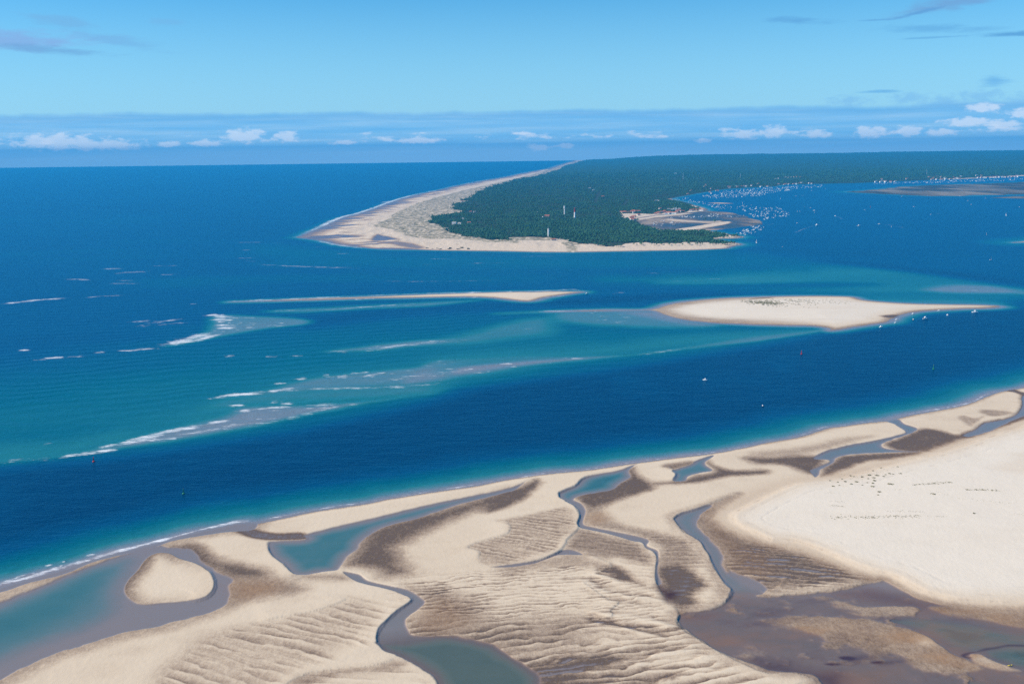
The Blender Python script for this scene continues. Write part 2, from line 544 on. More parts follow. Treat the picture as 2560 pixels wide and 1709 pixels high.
mudc = t.ramp(n2, [(0.36, (0.016, 0.034, 0.036)), (0.52, (0.038, 0.048, 0.046)), (0.66, (0.085, 0.078, 0.070))])
c_ = t.mix(t.step(t.math('ADD', scrub, t.math('MULTIPLY_ADD', n1, 0.5, -0.25)), 0.3, 0.6), sandc, scrubc)
c_ = t.mix(mud, c_, mudc)
yy = t.n('ShaderNodeSeparateXYZ')
t.set(yy.inputs[0], pos)
forc = t.mix(t.step(yy.outputs['Y'], 10500, 13000), t.mix(n2, (0.020, 0.040, 0.016), (0.040, 0.050, 0.024)), forc)
c_ = t.mix(t.step(t.math('ADD', veg, t.math('MULTIPLY_ADD', n2, 0.6, -0.3)), 0.35, 0.6), c_, forc)
nb = bump(t, n2, 6.0, 0.5)
finish(t, c_, t.math('MULTIPLY_ADD', wet, -0.4, 0.8), nb, 0.2)


def plain(name, c, rough=0.6, var=0.0, scale=0.4):
    mt, t = material(name)
    if var:
        p_ = t.n('ShaderNodeTexCoord').outputs['Object']
        n_ = t.noise(p_, scale, 4.0, 0.6)
        cc = t.ramp(n_, [(0.3, tuple(max(0, k * (1 - var)) for k in c)), (0.7, tuple(min(1, k * (1 + var)) for k in c))])
    else:
        cc = c
    finish(t, cc, rough, None, 0.3)
    return mt

# ------------------------------------------------------------------ shore lines traced on the ground
SHORE = curve(line(('A', [(-900, 900), (-400, 780), (0, 672), (200, 620), (400, 560), (640, 492), (800, 440), (1000, 380), (1200, 328), (1400, 278), (1600, 226), (1800, 170), (2000, 126), (2200, 86)]),
                   ('E', [(0, 1122), (240, 1075), (480, 1024), (700, 988), (1000, 944), (1200, 904), (1580, 843), (1980, 784), (2300, 724)]),
                   ('F', [(340, 668), (700, 634), (1110, 574), (1500, 524), (1830, 484), (2100, 434)]),
                   ('G', [(0, 748), (300, 694), (500, 625), (650, 605), (900, 570), (1100, 550), (1280, 505), (1500, 465), (1800, 405), (2080, 296), (2349, 245), (2700, 150), (3300, 20), (4200, -120)])), False)
ISLAND = curve(line(('M', [(130, 240), (400, 231), (600, 229), (700, 203), (850, 184), (1050, 173), (1300, 167), (1540, 170), (1600, 184), (1700, 195), (1850, 203), (2100, 207), (2220, 212), (2247, 219), (2180, 226), (2100, 228), (1950, 235),
                               (1840, 244), (1760, 268), (1720, 290), (1600, 308), (1500, 325), (1440, 330), (1430, 318), (1360, 308), (1200, 305), (1000, 299), (850, 290), (740, 276), (660, 255), (600, 236), (400, 238)])))
SPIT = curve(line(('N', [(1060, 320), (1200, 314), (1400, 306), (1700, 296), (2000, 284), (2349, 274)]), ('M', [(60, 148), (150, 146), (300, 148), (220, 160), (120, 175), (70, 189), (0, 191)]),
                  ('N', [(2200, 299), (1900, 302), (1700, 305), (1400, 313), (1200, 318)])))
# the headland: open ocean beach, point, inner beach, lagoon, wooded bay shore; closed far inland
HEAD = line(('I', [(135, 820), (270, 770), (400, 712), (560, 640), (700, 606), (870, 550), (1050, 484), (1230, 432), (1400, 396), (1620, 346), (1860, 300), (2090, 260), (2349, 206)]),
            ('J', [(240, 192), (400, 142), (500, 112)]))
HEAD_FAR = np.array([(1950., 25500.), (2000., 26500.), (32000., 26500.), (32000., 14000.)])
HEAD_BAY = line(('K', [(2900, 218), (2349, 258), (1900, 280), (1480, 294), (1150, 308), (850, 320), (500, 328), (150, 338)]),
                ('J', [(2349, 352), (2100, 364), (1900, 378), (1720, 402), (1540, 434), (1390, 466), (1500, 492), (1600, 522), (1700, 552), (1720, 572), (1620, 590), (1400, 604), (1200, 628), (1070, 655), (1120, 690), (1170, 705), (1260, 735),
                       (1390, 752), (1520, 756), (1700, 758), (1900, 784), (2030, 806), (2062, 817), (1960, 832), (1815, 834), (1960, 866), (2028, 876), (2032, 886), (1935, 908), (1900, 922), (1600, 937), (1000, 947), (400, 957), (0, 952)]),
                ('I', [(1930, 946), (1500, 941), (1200, 933), (870, 926), (680, 906), (500, 881), (330, 842)]))
HEADLAND = np.vstack([curve(HEAD, False, 3), HEAD_FAR, curve(HEAD_BAY, False, 3)])
LAGOON_FLAT = curve(line(('J', [(1070, 655), (1250, 625), (1500, 600), (1700, 578), (1900, 590), (2050, 620), (2230, 690), (2000, 730), (1800, 752), (1500, 760), (1280, 745), (1120, 700)])))
LAGOON_BEACH = curve(line(('J', [(1400, 752), (1550, 728), (1720, 700), (1880, 676), (1950, 682), (1900, 702), (1760, 728), (1600, 752), (1480, 760)])))
LAGOON_BAR = curve(line(('J', [(1330, 655), (1420, 652), (1600, 668), (1760, 672), (1850, 668), (1860, 690), (1740, 695), (1600, 684), (1440, 676)])))
MUD = curve(line(('K', [(705, 402), (900, 388), (1050, 375), (1300, 352), (1600, 337), (2100, 322), (2349, 314), (2900, 300), (2900, 420), (2349, 428), (2000, 432), (1600, 441), (1250, 432), (900, 414)])))
MUD2 = curve(line(('K', [(2060, 455), (2200, 446), (2349, 440), (2800, 430), (2800, 470), (2349, 466), (2200, 462)])))
EASTBAR = curve(line(('K', [(2230, 869), (2349, 855), (2700, 820), (2700, 850), (2349, 866)])))
INBAR = curve(line(('J', [(1720, 504), (1840, 501), (1960, 509), (1840, 512)])))
FOREST = np.vstack([line(('I', [(2349, 268), (2200, 292), (2000, 350), (1850, 402), (1750, 452), (1650, 502), (1570, 560), (1640, 605), (1420, 640), (1400, 680), (1500, 742), (1620, 790), (1900, 850), (2100, 860)]),
                         ('J', [(0, 838), (300, 830), (600, 888), (850, 905), (1100, 888), (1500, 890), (1900, 878), (1960, 856), (1830, 828), (1960, 806), (2030, 798), (1900, 782), (1700, 762), (1390, 764), (1265, 757), (1150, 712), (1080, 668),
                                (1000, 650), (930, 612), (1240, 610), (1500, 588), (1700, 566), (1690, 552), (1600, 524), (1500, 494), (1395, 468), (1540, 432), (1720, 399), (1900, 374), (2100, 360), (2349, 348)]),
                         ('K', [(150, 334), (500, 324), (850, 315), (1150, 302), (1480, 286), (1900, 268), (2349, 240), (2900, 208)])),
                    np.array([(31500., 14300.), (31500., 26400.), (2700., 26400.)]),
                    line(('J', [(660, 112), (560, 150), (420, 190), (240, 240), (120, 270)]))])

# ------------------------------------------------------------------ foreground: tidal flats
# (crop, outline, what, value, fade inwards, fade outwards, raggedness) laid one over the other
L = []


def put(what, val, inn, out, rag, *runs):
    L.append((what, val, inn, out, rag, line(*runs)))


# wet sand ------------------------------------------------------------
put('wet', .95, 6, 8, 2, ('A', [(-900, 850), (0, 640), (640, 470), (1400, 255), (2200, 66), (2349, 45), (2349, 150), (2110, 178), (1900, 205), (1600, 255), (1500, 290), (1250, 360), (900, 440), (600, 562), (300, 640), (0, 735), (-900, 1000)]))
put('wet', 1.0, 10, 9, 4, ('A', [(-900, 1150), (0, 835), (400, 678), (590, 600), (800, 500), (1000, 430), (1250, 350), (1480, 300), (1550, 318), (1750, 330), (1820, 400), (1900, 470), (1950, 500), (2000, 540), (2150, 610), (2110, 680), (2130, 770), (2000, 905), (1700, 985), (1400, 1062), (1100, 1122), (800, 1222), (500, 1315), (200, 1450), (0, 1560), (-500, 1800), (-900, 1900)]))
put('wet', .80, 16, 12, 5, ('A', [(1740, 300), (1850, 320), (1920, 390), (2080, 455), (2349, 500), (2480, 540), (2440, 610), (2349, 615), (2200, 610), (2100, 590), (1990, 530), (1900, 500), (1650, 410), (1560, 350)]))
put('wet', .55, 16, 12, 5, ('B', [(-260, 650), (-60, 600), (150, 590), (380, 640), (500, 700), (380, 760), (150, 790), (-100, 850), (-280, 850)]))
put('tint', .8, 20, 14, 5, ('B', [(-250, 660), (0, 630), (200, 650), (230, 720), (20, 790), (-200, 800)]))
put('wet', .9, 4, 5, 1.5, ('B', [(-230, 110), (0, 160), (200, 195), (420, 190), (455, 240), (200, 255), (0, 240), (-150, 190)]))
# round the second lagoon
put('wet', .76, 30, 4, 6, ('B', [(2300, -250), (1500, -20), (1120, 70), (880, 180), (790, 300), (710, 430), (690, 535), (950, 575), (1060, 640), (1250, 650), (1520, 610), (1560, 520), (1480, 430), (1430, 340), (1540, 260), (1850, 120), (2120, 10), (2349, -70), (2480, -200)]))
put('wet', .76, 10, 8, 4, ('F', [(-150, 880), (0, 830), (120, 780), (230, 725), (270, 760), (200, 860), (100, 930), (-30, 990), (-250, 1040)]))
put('wet', .55, 14, 10, 4, ('B', [(330, 575), (600, 570), (800, 560), (900, 610), (850, 640), (620, 620), (420, 610)]))
put('wet', .50, 20, 14, 5, ('B', [(1350, 690), (1600, 680), (1850, 740), (2120, 850), (2250, 1000), (2349, 1110), (1800, 1150), (1430, 1150), (1350, 1000), (1520, 850)]))
put('tint', .45, 20, 12, 5, ('B', [(1420, 880), (1650, 780), (1900, 850), (2000, 1000), (1800, 1120), (1480, 1120), (1390, 1000)]))
# middle bank, its damp ripple fields
put('wet', .33, 7, 4, 3, ('F', [(-160, 1110), (-60, 1095), (150, 1050), (400, 1000), (520, 985), (610, 1080), (600, 1180), (480, 1300), (420, 1390), (200, 1440), (0, 1490), (-150, 1530), (-300, 1500), (-330, 1400), (-430, 1365), (-330, 1310), (-80, 1240), (-45, 1190), (-60, 1150)]))
put('wet', .52, 12, 6, 3, ('C', [(470, 300), (600, 150), (900, 210), (1180, 290), (1310, 420), (1300, 520), (1000, 430), (850, 440), (650, 390), (480, 345)]))
put('wet', .40, 14, 12, 5, ('C', [(-100, 500), (250, 420), (480, 370), (700, 400), (880, 480), (800, 520), (300, 510), (0, 560)]))
put('wet', .78, 8, 7, 3, ('C', [(800, 540), (900, 490), (1030, 520), (1110, 600), (1130, 640), (1000, 610), (900, 570)]))
put('wet', .22, 30, 24, 6, ('C', [(-200, 900), (400, 850), (900, 940), (1200, 1000), (1300, 1180), (900, 1250), (300, 1400), (-300, 1350)]))
put('wet', .50, 30, 16, 6, ('C', [(-900, 1000), (-300, 1000), (0, 990), (500, 960), (760, 990), (700, 1090), (720, 1220), (300, 1280), (0, 1340), (-900, 1300)]))
put('wet', .74, 20, 16, 6, ('C', [(-400, 1290), (0, 1350), (350, 1330), (650, 1300), (900, 1320), (1000, 1440), (800, 1567), (700, 1800), (-400, 1800)]))
put('wet', .40, 20, 18, 6, ('C', [(700, 1420), (1200, 1480), (1700, 1567), (1900, 1800), (700, 1800)]))
# left bank
put('wet', .27, 14, 9, 5, ('B', [(850, 770), (1100, 850), (1150, 960), (1000, 1120), (700, 1330), (380, 1480), (250, 1567), (200, 1800), (-600, 1800), (-1000, 1560), (-620, 1180), (-350, 1060), (0, 1005), (480, 915), (760, 825)]))
put('wet', .48, 10, 6, 4, ('B', [(280, 1570), (480, 1465), (800, 1425), (1000, 1415), (1180, 1375), (1280, 1345), (1400, 1380), (1300, 1450), (900, 1500), (600, 1567), (500, 1800), (200, 1800)]))
# third lagoon
put('wet', .76, 14, 4, 4, ('F', [(520, 890), (700, 820), (900, 770), (1030, 700), (1020, 640), (1150, 610), (1180, 680), (1310, 760), (1340, 830), (1120, 900), (900, 980), (740, 1080), (690, 1160), (650, 1120), (650, 1000)]))
put('wet', .45, 14, 10, 4, ('F', [(680, 1010), (850, 960), (880, 1060), (1020, 1150), (1150, 1190), (1260, 1240), (800, 1180), (670, 1140)]))
put('tint', .6, 8, 8, 3, ('F', [(700, 1060), (860, 1030), (870, 1110), (720, 1150)]))
put('wet', .50, 12, 8, 3, ('F', [(760, 1150), (1100, 1180), (1400, 1230), (1640, 1300), (1700, 1400), (1500, 1440), (1300, 1330), (1000, 1200)]))
put('wet', .5, 12, 10, 4, ('C', [(1330, 380), (1600, 350), (1750, 420), (1600, 560), (1500, 700), (1700, 720), (1600, 820), (1480, 850), (1390, 700), (1340, 560)]))
put('wet', .82, 9, 10, 4, ('C', [(1360, 520), (1560, 510), (1700, 600), (1780, 690), (1620, 740), (1690, 830), (1560, 870), (1450, 790), (1380, 660)]))
# fourth lagoon and the dark flats behind the shore
put('wet', .62, 8, 6, 3, ('F', [(1380, 605), (1640, 565), (1650, 600), (1475, 645)]))
put('wet', .76, 12, 7, 4, ('F', [(1560, 740), (1640, 700), (1840, 660), (1770, 580), (1800, 540), (1870, 600), (2050, 645), (2349, 640), (2349, 690), (2050, 705), (1800, 755), (1600, 780), (1380, 785), (1250, 770), (1470, 745)]))
put('wet', .76, 14, 10, 5, ('G', [(-220, 900), (0, 890), (180, 870), (420, 880), (540, 930), (500, 1000), (400, 1060), (280, 1020), (120, 970), (-100, 960)]))
put('wet', .40, 16, 12, 5, ('G', [(-150, 850), (300, 800), (700, 720), (1000, 700), (700, 790), (420, 870), (0, 900)]))
put('wet', .76, 10, 6, 4, ('G', [(1050, 770), (1200, 715), (1380, 635), (1530, 635), (1720, 685), (1870, 700), (1700, 770), (1600, 805), (1450, 850), (1200, 840)]))
put('wet', .76, 10, 6, 4, ('G', [(620, 905), (700, 880), (1000, 858), (1300, 848), (1420, 860), (1200, 905), (900, 945), (720, 1015), (490, 1080), (500, 1000)]))
put('wet', .48, 9, 6, 3, ('G', [(1935, 480), (2000, 455), (2240, 480), (2250, 510), (2060, 525)]))  # simply a darker patch, set through the wetness value
put('wet', .42, 5, 4, 2, ('G', [(1745, 535), (1800, 515), (1900, 540), (1990, 520), (1900, 600), (1850, 612)]))  # smaller darker patch, set the same way
put('wet', .9, 8, 5, 3, ('G', [(2320, 330), (2310, 440), (2240, 515), (2100, 552), (1960, 578), (1880, 640), (1760, 690), (1870, 715), (2100, 640), (2349, 555), (2900, 400), (2900, 200), (2500, 300)]))
put('wet', .95, 5, 6, 2, ('G', [(0, 755), (300, 700), (650, 610), (1100, 556), (1280, 512), (1800, 412), (2080, 302), (2349, 252), (2349, 225), (2080, 280), (1800, 390), (1280, 490), (650, 590), (0, 735)]))
put('wet', .9, 6, 4, 2, ('G', [(2190, 290), (2260, 300), (2349, 330), (2600, 400), (2600, 330), (2349, 300), (2250, 270)]))
# right hand creek and flats
put('wet', .66, 20, 8, 5, ('C', [(2000, -130), (1480, 45), (1475, 80), (1720, 280), (1830, 470), (2000, 700), (2349, 740), (2700, 730), (3400, 620), (3300, 590), (2900, 430), (2600, 330), (2349, 270), (2100, 180), (1930, 100), (1880, 30), (1960, -70)]))
put('wet', .96, 12, 4, 4, ('C', [(2080, -170), (1820, -78), (1550, 3), (1475, 45), (1472, 80), (1560, 180), (1720, 280), (1750, 340), (1830, 470), (1930, 640), (2000, 710), (2080, 760), (2349, 760), (2300, 700), (2200, 690), (2100, 625), (1990, 560), (1950, 480), (1960, 400), (1900, 290), (1780, 170), (1750, 80), (1800, 0), (1900, -70)]))
put('tint', .35, 12, 12, 4, ('C', [(1780, -20), (1900, 60), (2000, 200), (2200, 330), (2349, 400), (2349, 600), (2000, 540), (1960, 400), (1790, 170)]))
put('wet', .96, 9, 5, 4, ('D', [(-850, 990), (-760, 900), (-500, 870), (-375, 735), (-330, 640), (-200, 660), (-60, 725), (-15, 756), (560, 714), (950, 640), (1080, 620), (1250, 720), (1400, 785), (1700, 858), (2000, 885), (2349, 900), (3200, 880), (3200, 1900), (400, 1900), (440, 1567), (300, 1500), (0, 1460), (-200, 1400), (-500, 1280), (-760, 1100)]))
put('tint', .55, 20, 14, 6, ('D', [(560, 740), (900, 680), (1150, 740), (1350, 810), (1700, 880), (2349, 930), (2800, 930), (2800, 1020), (2349, 1040), (1900, 980), (1300, 870), (900, 800)]))
put('bank', .55, 20, 14, 6, ('D', [(1500, 860), (2000, 890), (2800, 910), (2800, 1030), (2349, 1060), (2000, 990), (1600, 920)]))
put('bank', .50, 18, 14, 9, ('D', [(120, 1000), (200, 960), (600, 960), (1100, 1040), (1420, 1110), (1560, 1210), (1700, 1310), (1960, 1440), (1700, 1475), (1400, 1430), (1260, 1310), (1000, 1250), (700, 1180), (400, 1100)]))
put('tint', .35, 20, 14, 9, ('D', [(120, 1000), (600, 960), (1100, 1040), (1420, 1110), (1560, 1210), (1960, 1440), (1700, 1475), (1260, 1310), (700, 1180), (400, 1100)]))
put('bank', .45, 9, 9, 5, ('D', [(640, 830), (900, 880), (1330, 880), (1300, 930), (900, 940), (650, 880)]))
put('bank', .12, 7, 7, 3, ('D', [(1380, 1160), (1470, 1150), (1530, 1200), (1480, 1230), (1390, 1215)]))
put('bank', .30, 8, 8, 3, ('D', [(1860, 1300), (1960, 1310), (2150, 1390), (2290, 1440), (2150, 1440), (1960, 1390)]))
put('purple', .75, 14, 12, 5, ('D', [(-100, 1380), (150, 1400), (420, 1450), (700, 1500), (700, 1900), (400, 1800), (430, 1560), (250, 1490), (0, 1450)]))
put('purple', 1.0, 2.0, 2.0, .8, ('D', [(650, 1325), (720, 1318), (800, 1330), (790, 1350), (700, 1352)]))
put('purple', 1.0, 2.0, 2.0, .8, ('D', [(525, 1390), (590, 1384), (660, 1392), (590, 1402)]))
put('purple', 1.0, 2.0, 2.0, .8, ('D', [(940, 1375), (1010, 1364), (1060, 1376), (1010, 1390)]))
put('purple', .9, 1.5, 1.8, .8, ('D', [(1775, 1305), (1830, 1284), (1900, 1280), (1850, 1296), (1815, 1318), (1870, 1335), (1800, 1328)]))
put('purple', .9, 2.0, 1.8, .8, ('D', [(1920, 1275), (1990, 1245), (2080, 1235), (2200, 1212), (2349, 1215), (2349, 1226), (2200, 1226), (2090, 1248), (2000, 1262)]))
put('purple', .5, 6, 7, 2, ('D', [(760, 1345), (900, 1325), (930, 1335), (800, 1355)]))
put('purple', .6, 5, 6, 2, ('D', [(1040, 1380), (1250, 1355), (1200, 1375), (1060, 1392)]))
put('purple', .9, 5, 5, 2, ('C', [(1318, 685), (1370, 672), (1440, 720), (1520, 745), (1470, 790), (1430, 840), (1380, 790)]))
put('tint', .9, 9, 7, 2, ('D', [(1850, 1290), (1960, 1290), (1990, 1310), (1900, 1340), (1840, 1330)]))
put('tint', .9, 9, 8, 3, ('C', [(1530, 920), (1650, 940), (1880, 930), (1840, 970), (1650, 995), (1560, 960)]))
put('purple', .35, 9, 8, 3, ('C', [(1530, 920), (1650, 930), (1880, 930), (1800, 965), (1650, 975), (1560, 950)]))
put('wet', .97, 14, 8, 5, ('C', [(1950, 470), (2090, 555), (2349, 640), (2349, 770), (2080, 780), (1990, 705)]))
put('purple', .42, 16, 12, 6, ('D', [(560, 740), (900, 680), (1150, 740), (1350, 810), (1700, 880), (1500, 890), (1300, 870), (900, 800)]))
# standing water ------------------------------------------------------
put('pool', .55, 26, 8, 4, ('A', [(-900, 1160), (0, 850), (300, 722), (520, 636), (800, 520), (1000, 450), (1230, 400), (1260, 480), (1180, 600), (1130, 720), (1140, 840), (1060, 960), (800, 1090), (400, 1230), (0, 1380), (-900, 1700)]))
put('pool', .84, 30, 12, 5, ('A', [(-900, 1175), (0, 870), (300, 740), (520, 655), (800, 545), (960, 500), (1060, 520), (1010, 640), (900, 800), (760, 930), (500, 1060), (200, 1180), (0, 1260), (-900, 1600)]))
put('pool', 1.0, 26, 1.5, 2, ('B', [(95, 275), (250, 250), (440, 243), (430, 205), (700, 135), (1000, 64), (1350, -20), (1700, -100), (2349, -235), (2520, -330), (2440, -240), (2349, -190), (1900, -75), (1500, 55), (1200, 135), (1000, 255), (960, 335), (850, 410), (790, 520), (720, 545), (600, 556), (450, 580), (330, 570), (230, 480), (120, 390)]))
put('pool', .18, 3, 1.5, 1, ('B', [(800, 545), (950, 570), (1030, 630), (1200, 670), (1400, 715), (1520, 790), (1550, 830), (1490, 890), (1400, 955), (1370, 1000), (1400, 1080), (1460, 1130), (1750, 1140), (1750, 1200), (1200, 1200), (1108, 1190), (1115, 1100), (1170, 1020), (1300, 900), (1425, 805), (1300, 735), (1100, 680), (950, 645), (860, 600)]))
put('pool', .85, 14, 3, 3, ('B', [(1108, 1195), (1400, 1180), (1750, 1140), (2000, 1165), (2200, 1225), (2300, 1300), (2500, 1420), (2600, 1567), (2600, 1900), (1900, 1900), (1660, 1567), (1600, 1490), (1450, 1390), (1300, 1320), (1200, 1285), (1130, 1235)]))
put('pool', 1.0, 20, 1.5, 2, ('F', [(418, 880), (430, 850), (570, 790), (620, 740), (700, 700), (850, 670), (1000, 640), (1110, 596), (1170, 575), (1080, 650), (1095, 710), (1000, 770), (920, 830), (700, 870), (600, 900), (580, 935), (560, 950), (490, 935), (430, 905)]))
put('pool', .14, 3, 1.2, 1, ('C', [(480, -100), (560, -110), (640, -80), (680, -10), (655, 100), (750, 138), (1000, 188), (1250, 250), (1245, 310), (1345, 358), (1350, 450), (1345, 560), (1380, 650), (1330, 670), (1310, 600), (1314, 500), (1324, 430), (1290, 368), (1225, 328), (1190, 280), (1100, 262), (900, 203), (720, 163), (620, 140), (594, 100), (620, 30), (590, -40)]))
put('pool', .12, 2, 1.0, 1, ('C', [(-210, 505), (0, 478), (250, 440), (400, 380), (470, 346), (560, 346), (660, 390), (560, 388), (430, 392), (350, 418), (200, 470), (0, 500)]))
put('pool', .62, 10, 1.5, 1, ('F', [(1475, 650), (1640, 595), (1690, 560), (1830, 510), (1855, 520), (1780, 570), (1785, 605), (1845, 650), (1700, 680), (1620, 708), (1590, 745), (1475, 745), (1498, 690)]))
put('pool', .34, 9, 1.5, 2, ('G', [(412, 900), (480, 857), (600, 820), (800, 775), (1000, 740), (1200, 692), (1255, 668), (1230, 640), (1150, 590), (1080, 560), (1200, 545), (1260, 590), (1380, 630), (1340, 668), (1200, 716), (1065, 768), (1055, 805), (1200, 832), (1440, 842), (1200, 850), (900, 860), (700, 880), (625, 910), (610, 945), (500, 1005), (480, 1060), (430, 1083), (378, 1020), (430, 990), (545, 945), (550, 922), (450, 915)]))
put('pool', .25, 6, 1.5, 2, ('G', [(2335, 335), (2325, 440), (2250, 515), (2110, 560), (1980, 580), (1895, 640), (1790, 690), (1870, 705), (2060, 650), (2180, 590), (2349, 520), (2900, 370), (2900, 230), (2480, 300)]))
put('pool', .34, 10, 2.5, 3, ('C', [(1830, -70), (1570, 8), (1500, 52), (1500, 80), (1580, 175), (1730, 278), (1760, 340), (1810, 400), (1840, 470), (1940, 640), (2010, 710), (2080, 750), (2280, 740), (2200, 690), (2090, 630), (1980, 560), (1930, 480), (1930, 400), (1860, 290), (1740, 180), (1690, 90), (1720, 20)]))
put('pool', .16, 30, 8, 10, ('D', [(-800, 1000), (-600, 900), (-380, 800), (0, 770), (400, 750), (700, 830), (850, 930), (600, 950), (200, 950), (120, 1020), (400, 1120), (700, 1210), (1000, 1280), (900, 1320), (400, 1300), (-100, 1290), (-450, 1260)]))
put('pool', .8, 22, 9, 6, ('D', [(1120, 985), (1500, 1000), (1900, 1030), (2349, 1090), (3000, 1120), (3000, 1240), (2349, 1216), (2100, 1225), (1950, 1262), (1780, 1262), (1620, 1190), (1480, 1100), (1280, 1035)]))
put('pool', .7, 12, 4, 4, ('D', [(1990, 1300), (2200, 1240), (2349, 1230), (3000, 1260), (3000, 1500), (2349, 1440), (2200, 1400)]))
put('pool', .2, 20, 10, 8, ('D', [(700, 1420), (1100, 1440), (1500, 1490), (2349, 1470), (3000, 1560), (3000, 1900), (600, 1900), (760, 1500)]))
GREEN = [line(('B', [(1000, 1150), (2600, 1050), (2700, 1900), (1000, 1900)])), line(('D', [(-900, 740), (3200, 880), (3200, 1900), (-900, 1900)]))]
# islet in the first lagoon
ISLET = line(('A', [(1480, 368), (1570, 380), (1660, 425), (1800, 468), (1900, 530), (1955, 600), (1967, 680), (1930, 750), (1850, 795), (1700, 818), (1500, 832), (1300, 845), (1180, 790), (1135, 710), (1165, 630), (1250, 540), (1325, 440), (1395, 388)]))
DUNE = line(('G', [(2349, 568), (2100, 655), (1850, 735), (1600, 818), (1300, 900), (1000, 972), (700, 1052), (430, 1092), (200, 1120), (0, 1195)]),
            ('F', [(2200, 900), (2050, 970), (1950, 1030), (1920, 1090), (1960, 1150), (2100, 1225)]), ('C', [(2349, 300)]),
            ('D', [(200, 305), (450, 392), (700, 505), (950, 592), (1080, 620), (1250, 715), (1400, 783), (1700, 856), (2000, 880), (2349, 892), (3400, 880), (4200, 700), (4200, -1500), (3000, -1200)]))
# low steps in the sand: (height of the bank, how far it runs back, width of the step); the bank lies RIGHT of the line's run
SCARPS = [
    (1.0, 26, 2.4, line(('B', [(1360, 770), (1422, 806), (1300, 900), (1170, 1020), (1112, 1100), (1102, 1195), (1180, 1282)]))),
    (1.2, 18, 2.5, line(('A', [(1900, 525), (1952, 600), (1967, 685), (1930, 755), (1850, 802), (1700, 826)]))),
    (0.8, 24, 2.2, line(('B', [(850, 768), (760, 823), (600, 880), (480, 912), (300, 942), (150, 972), (0, 1003)]))),
    (0.8, 26, 2.2, line(('B', [(1370, 1340), (1270, 1340), (1180, 1372), (1000, 1412), (800, 1424), (500, 1462), (380, 1512), (280, 1562), (200, 1640)]))),
    (1.2, 26, 2.5, line(('B', [(95, 300), (120, 392), (230, 482), (330, 575), (450, 592)]))),
    (1.5, 24, 3.0, line(('F', [(900, 655), (700, 700), (620, 740), (570, 792), (430, 852), (416, 882), (428, 908), (490, 940), (560, 985), (602, 1060), (604, 1092), (590, 1140), (600, 1182), (560, 1222), (490, 1292), (478, 1330), (420, 1392), (300, 1450), (100, 1500), (-100, 1530)]))),
    (1.3, 18, 2.6, line(('F', [(1400, 615), (1470, 650), (1500, 692), (1470, 745)]))),
    (1.6, 26, 3.2, line(('F', [(2200, 855), (1950, 903), (1700, 1000), (1550, 1042), (1480, 1080), (1474, 1112), (1560, 1222), (1650, 1262), (1720, 1312), (1752, 1372), (1790, 1425), (1812, 1480), (1870, 1595), (1930, 1675), (2000, 1745), (2000, 1795), (1960, 1845), (1850, 1905), (1700, 1945), (1600, 1955)]))),
    (1.6, 30, 3.0, line(('C', [(1440, 830), (1495, 905), (1512, 960), (1492, 1012), (1540, 1082), (1700, 1182), (1900, 1302), (2100, 1402), (2349, 1500)]), ('D', [(200, 1490), (400, 1540), (470, 1640)]))),
    (1.2, 16, 2.4, line(('C', [(1215, 330), (1295, 372), (1322, 430), (1312, 500), (1310, 600), (1318, 680), (1400, 820)]))),
    (0.9, 14, 2.2, line(('C', [(700, 400), (800, 440), (900, 488), (820, 530), (720, 580)]))),
    (1.3, 26, 2.4, line(('D', [(-60, 690), (-20, 745), (100, 752), (300, 737), (560, 712), (750, 672), (930, 638)]))),
    (0.9, 18, 2.2, line(('F', [(-80, 1100), (-35, 1170), (-45, 1205), (-80, 1240), (-330, 1310), (-430, 1365), (-320, 1400), (-335, 1490)]))),
    (0.8, 16, 2.0, line(('G', [(1240, 668), (1190, 700), (1000, 745), (800, 780), (600, 822), (480, 860), (410, 900)]))),
    (0.8, 14, 2.0, line(('G', [(2320, 330), (2300, 440), (2200, 520), (2000, 560), (1880, 625), (1800, 660)]))),
    (1.0, 14, 2.2, line(('C', [(600, 620), (830, 790), (960, 830), (880, 900), (900, 960), (760, 1000)]))),
]
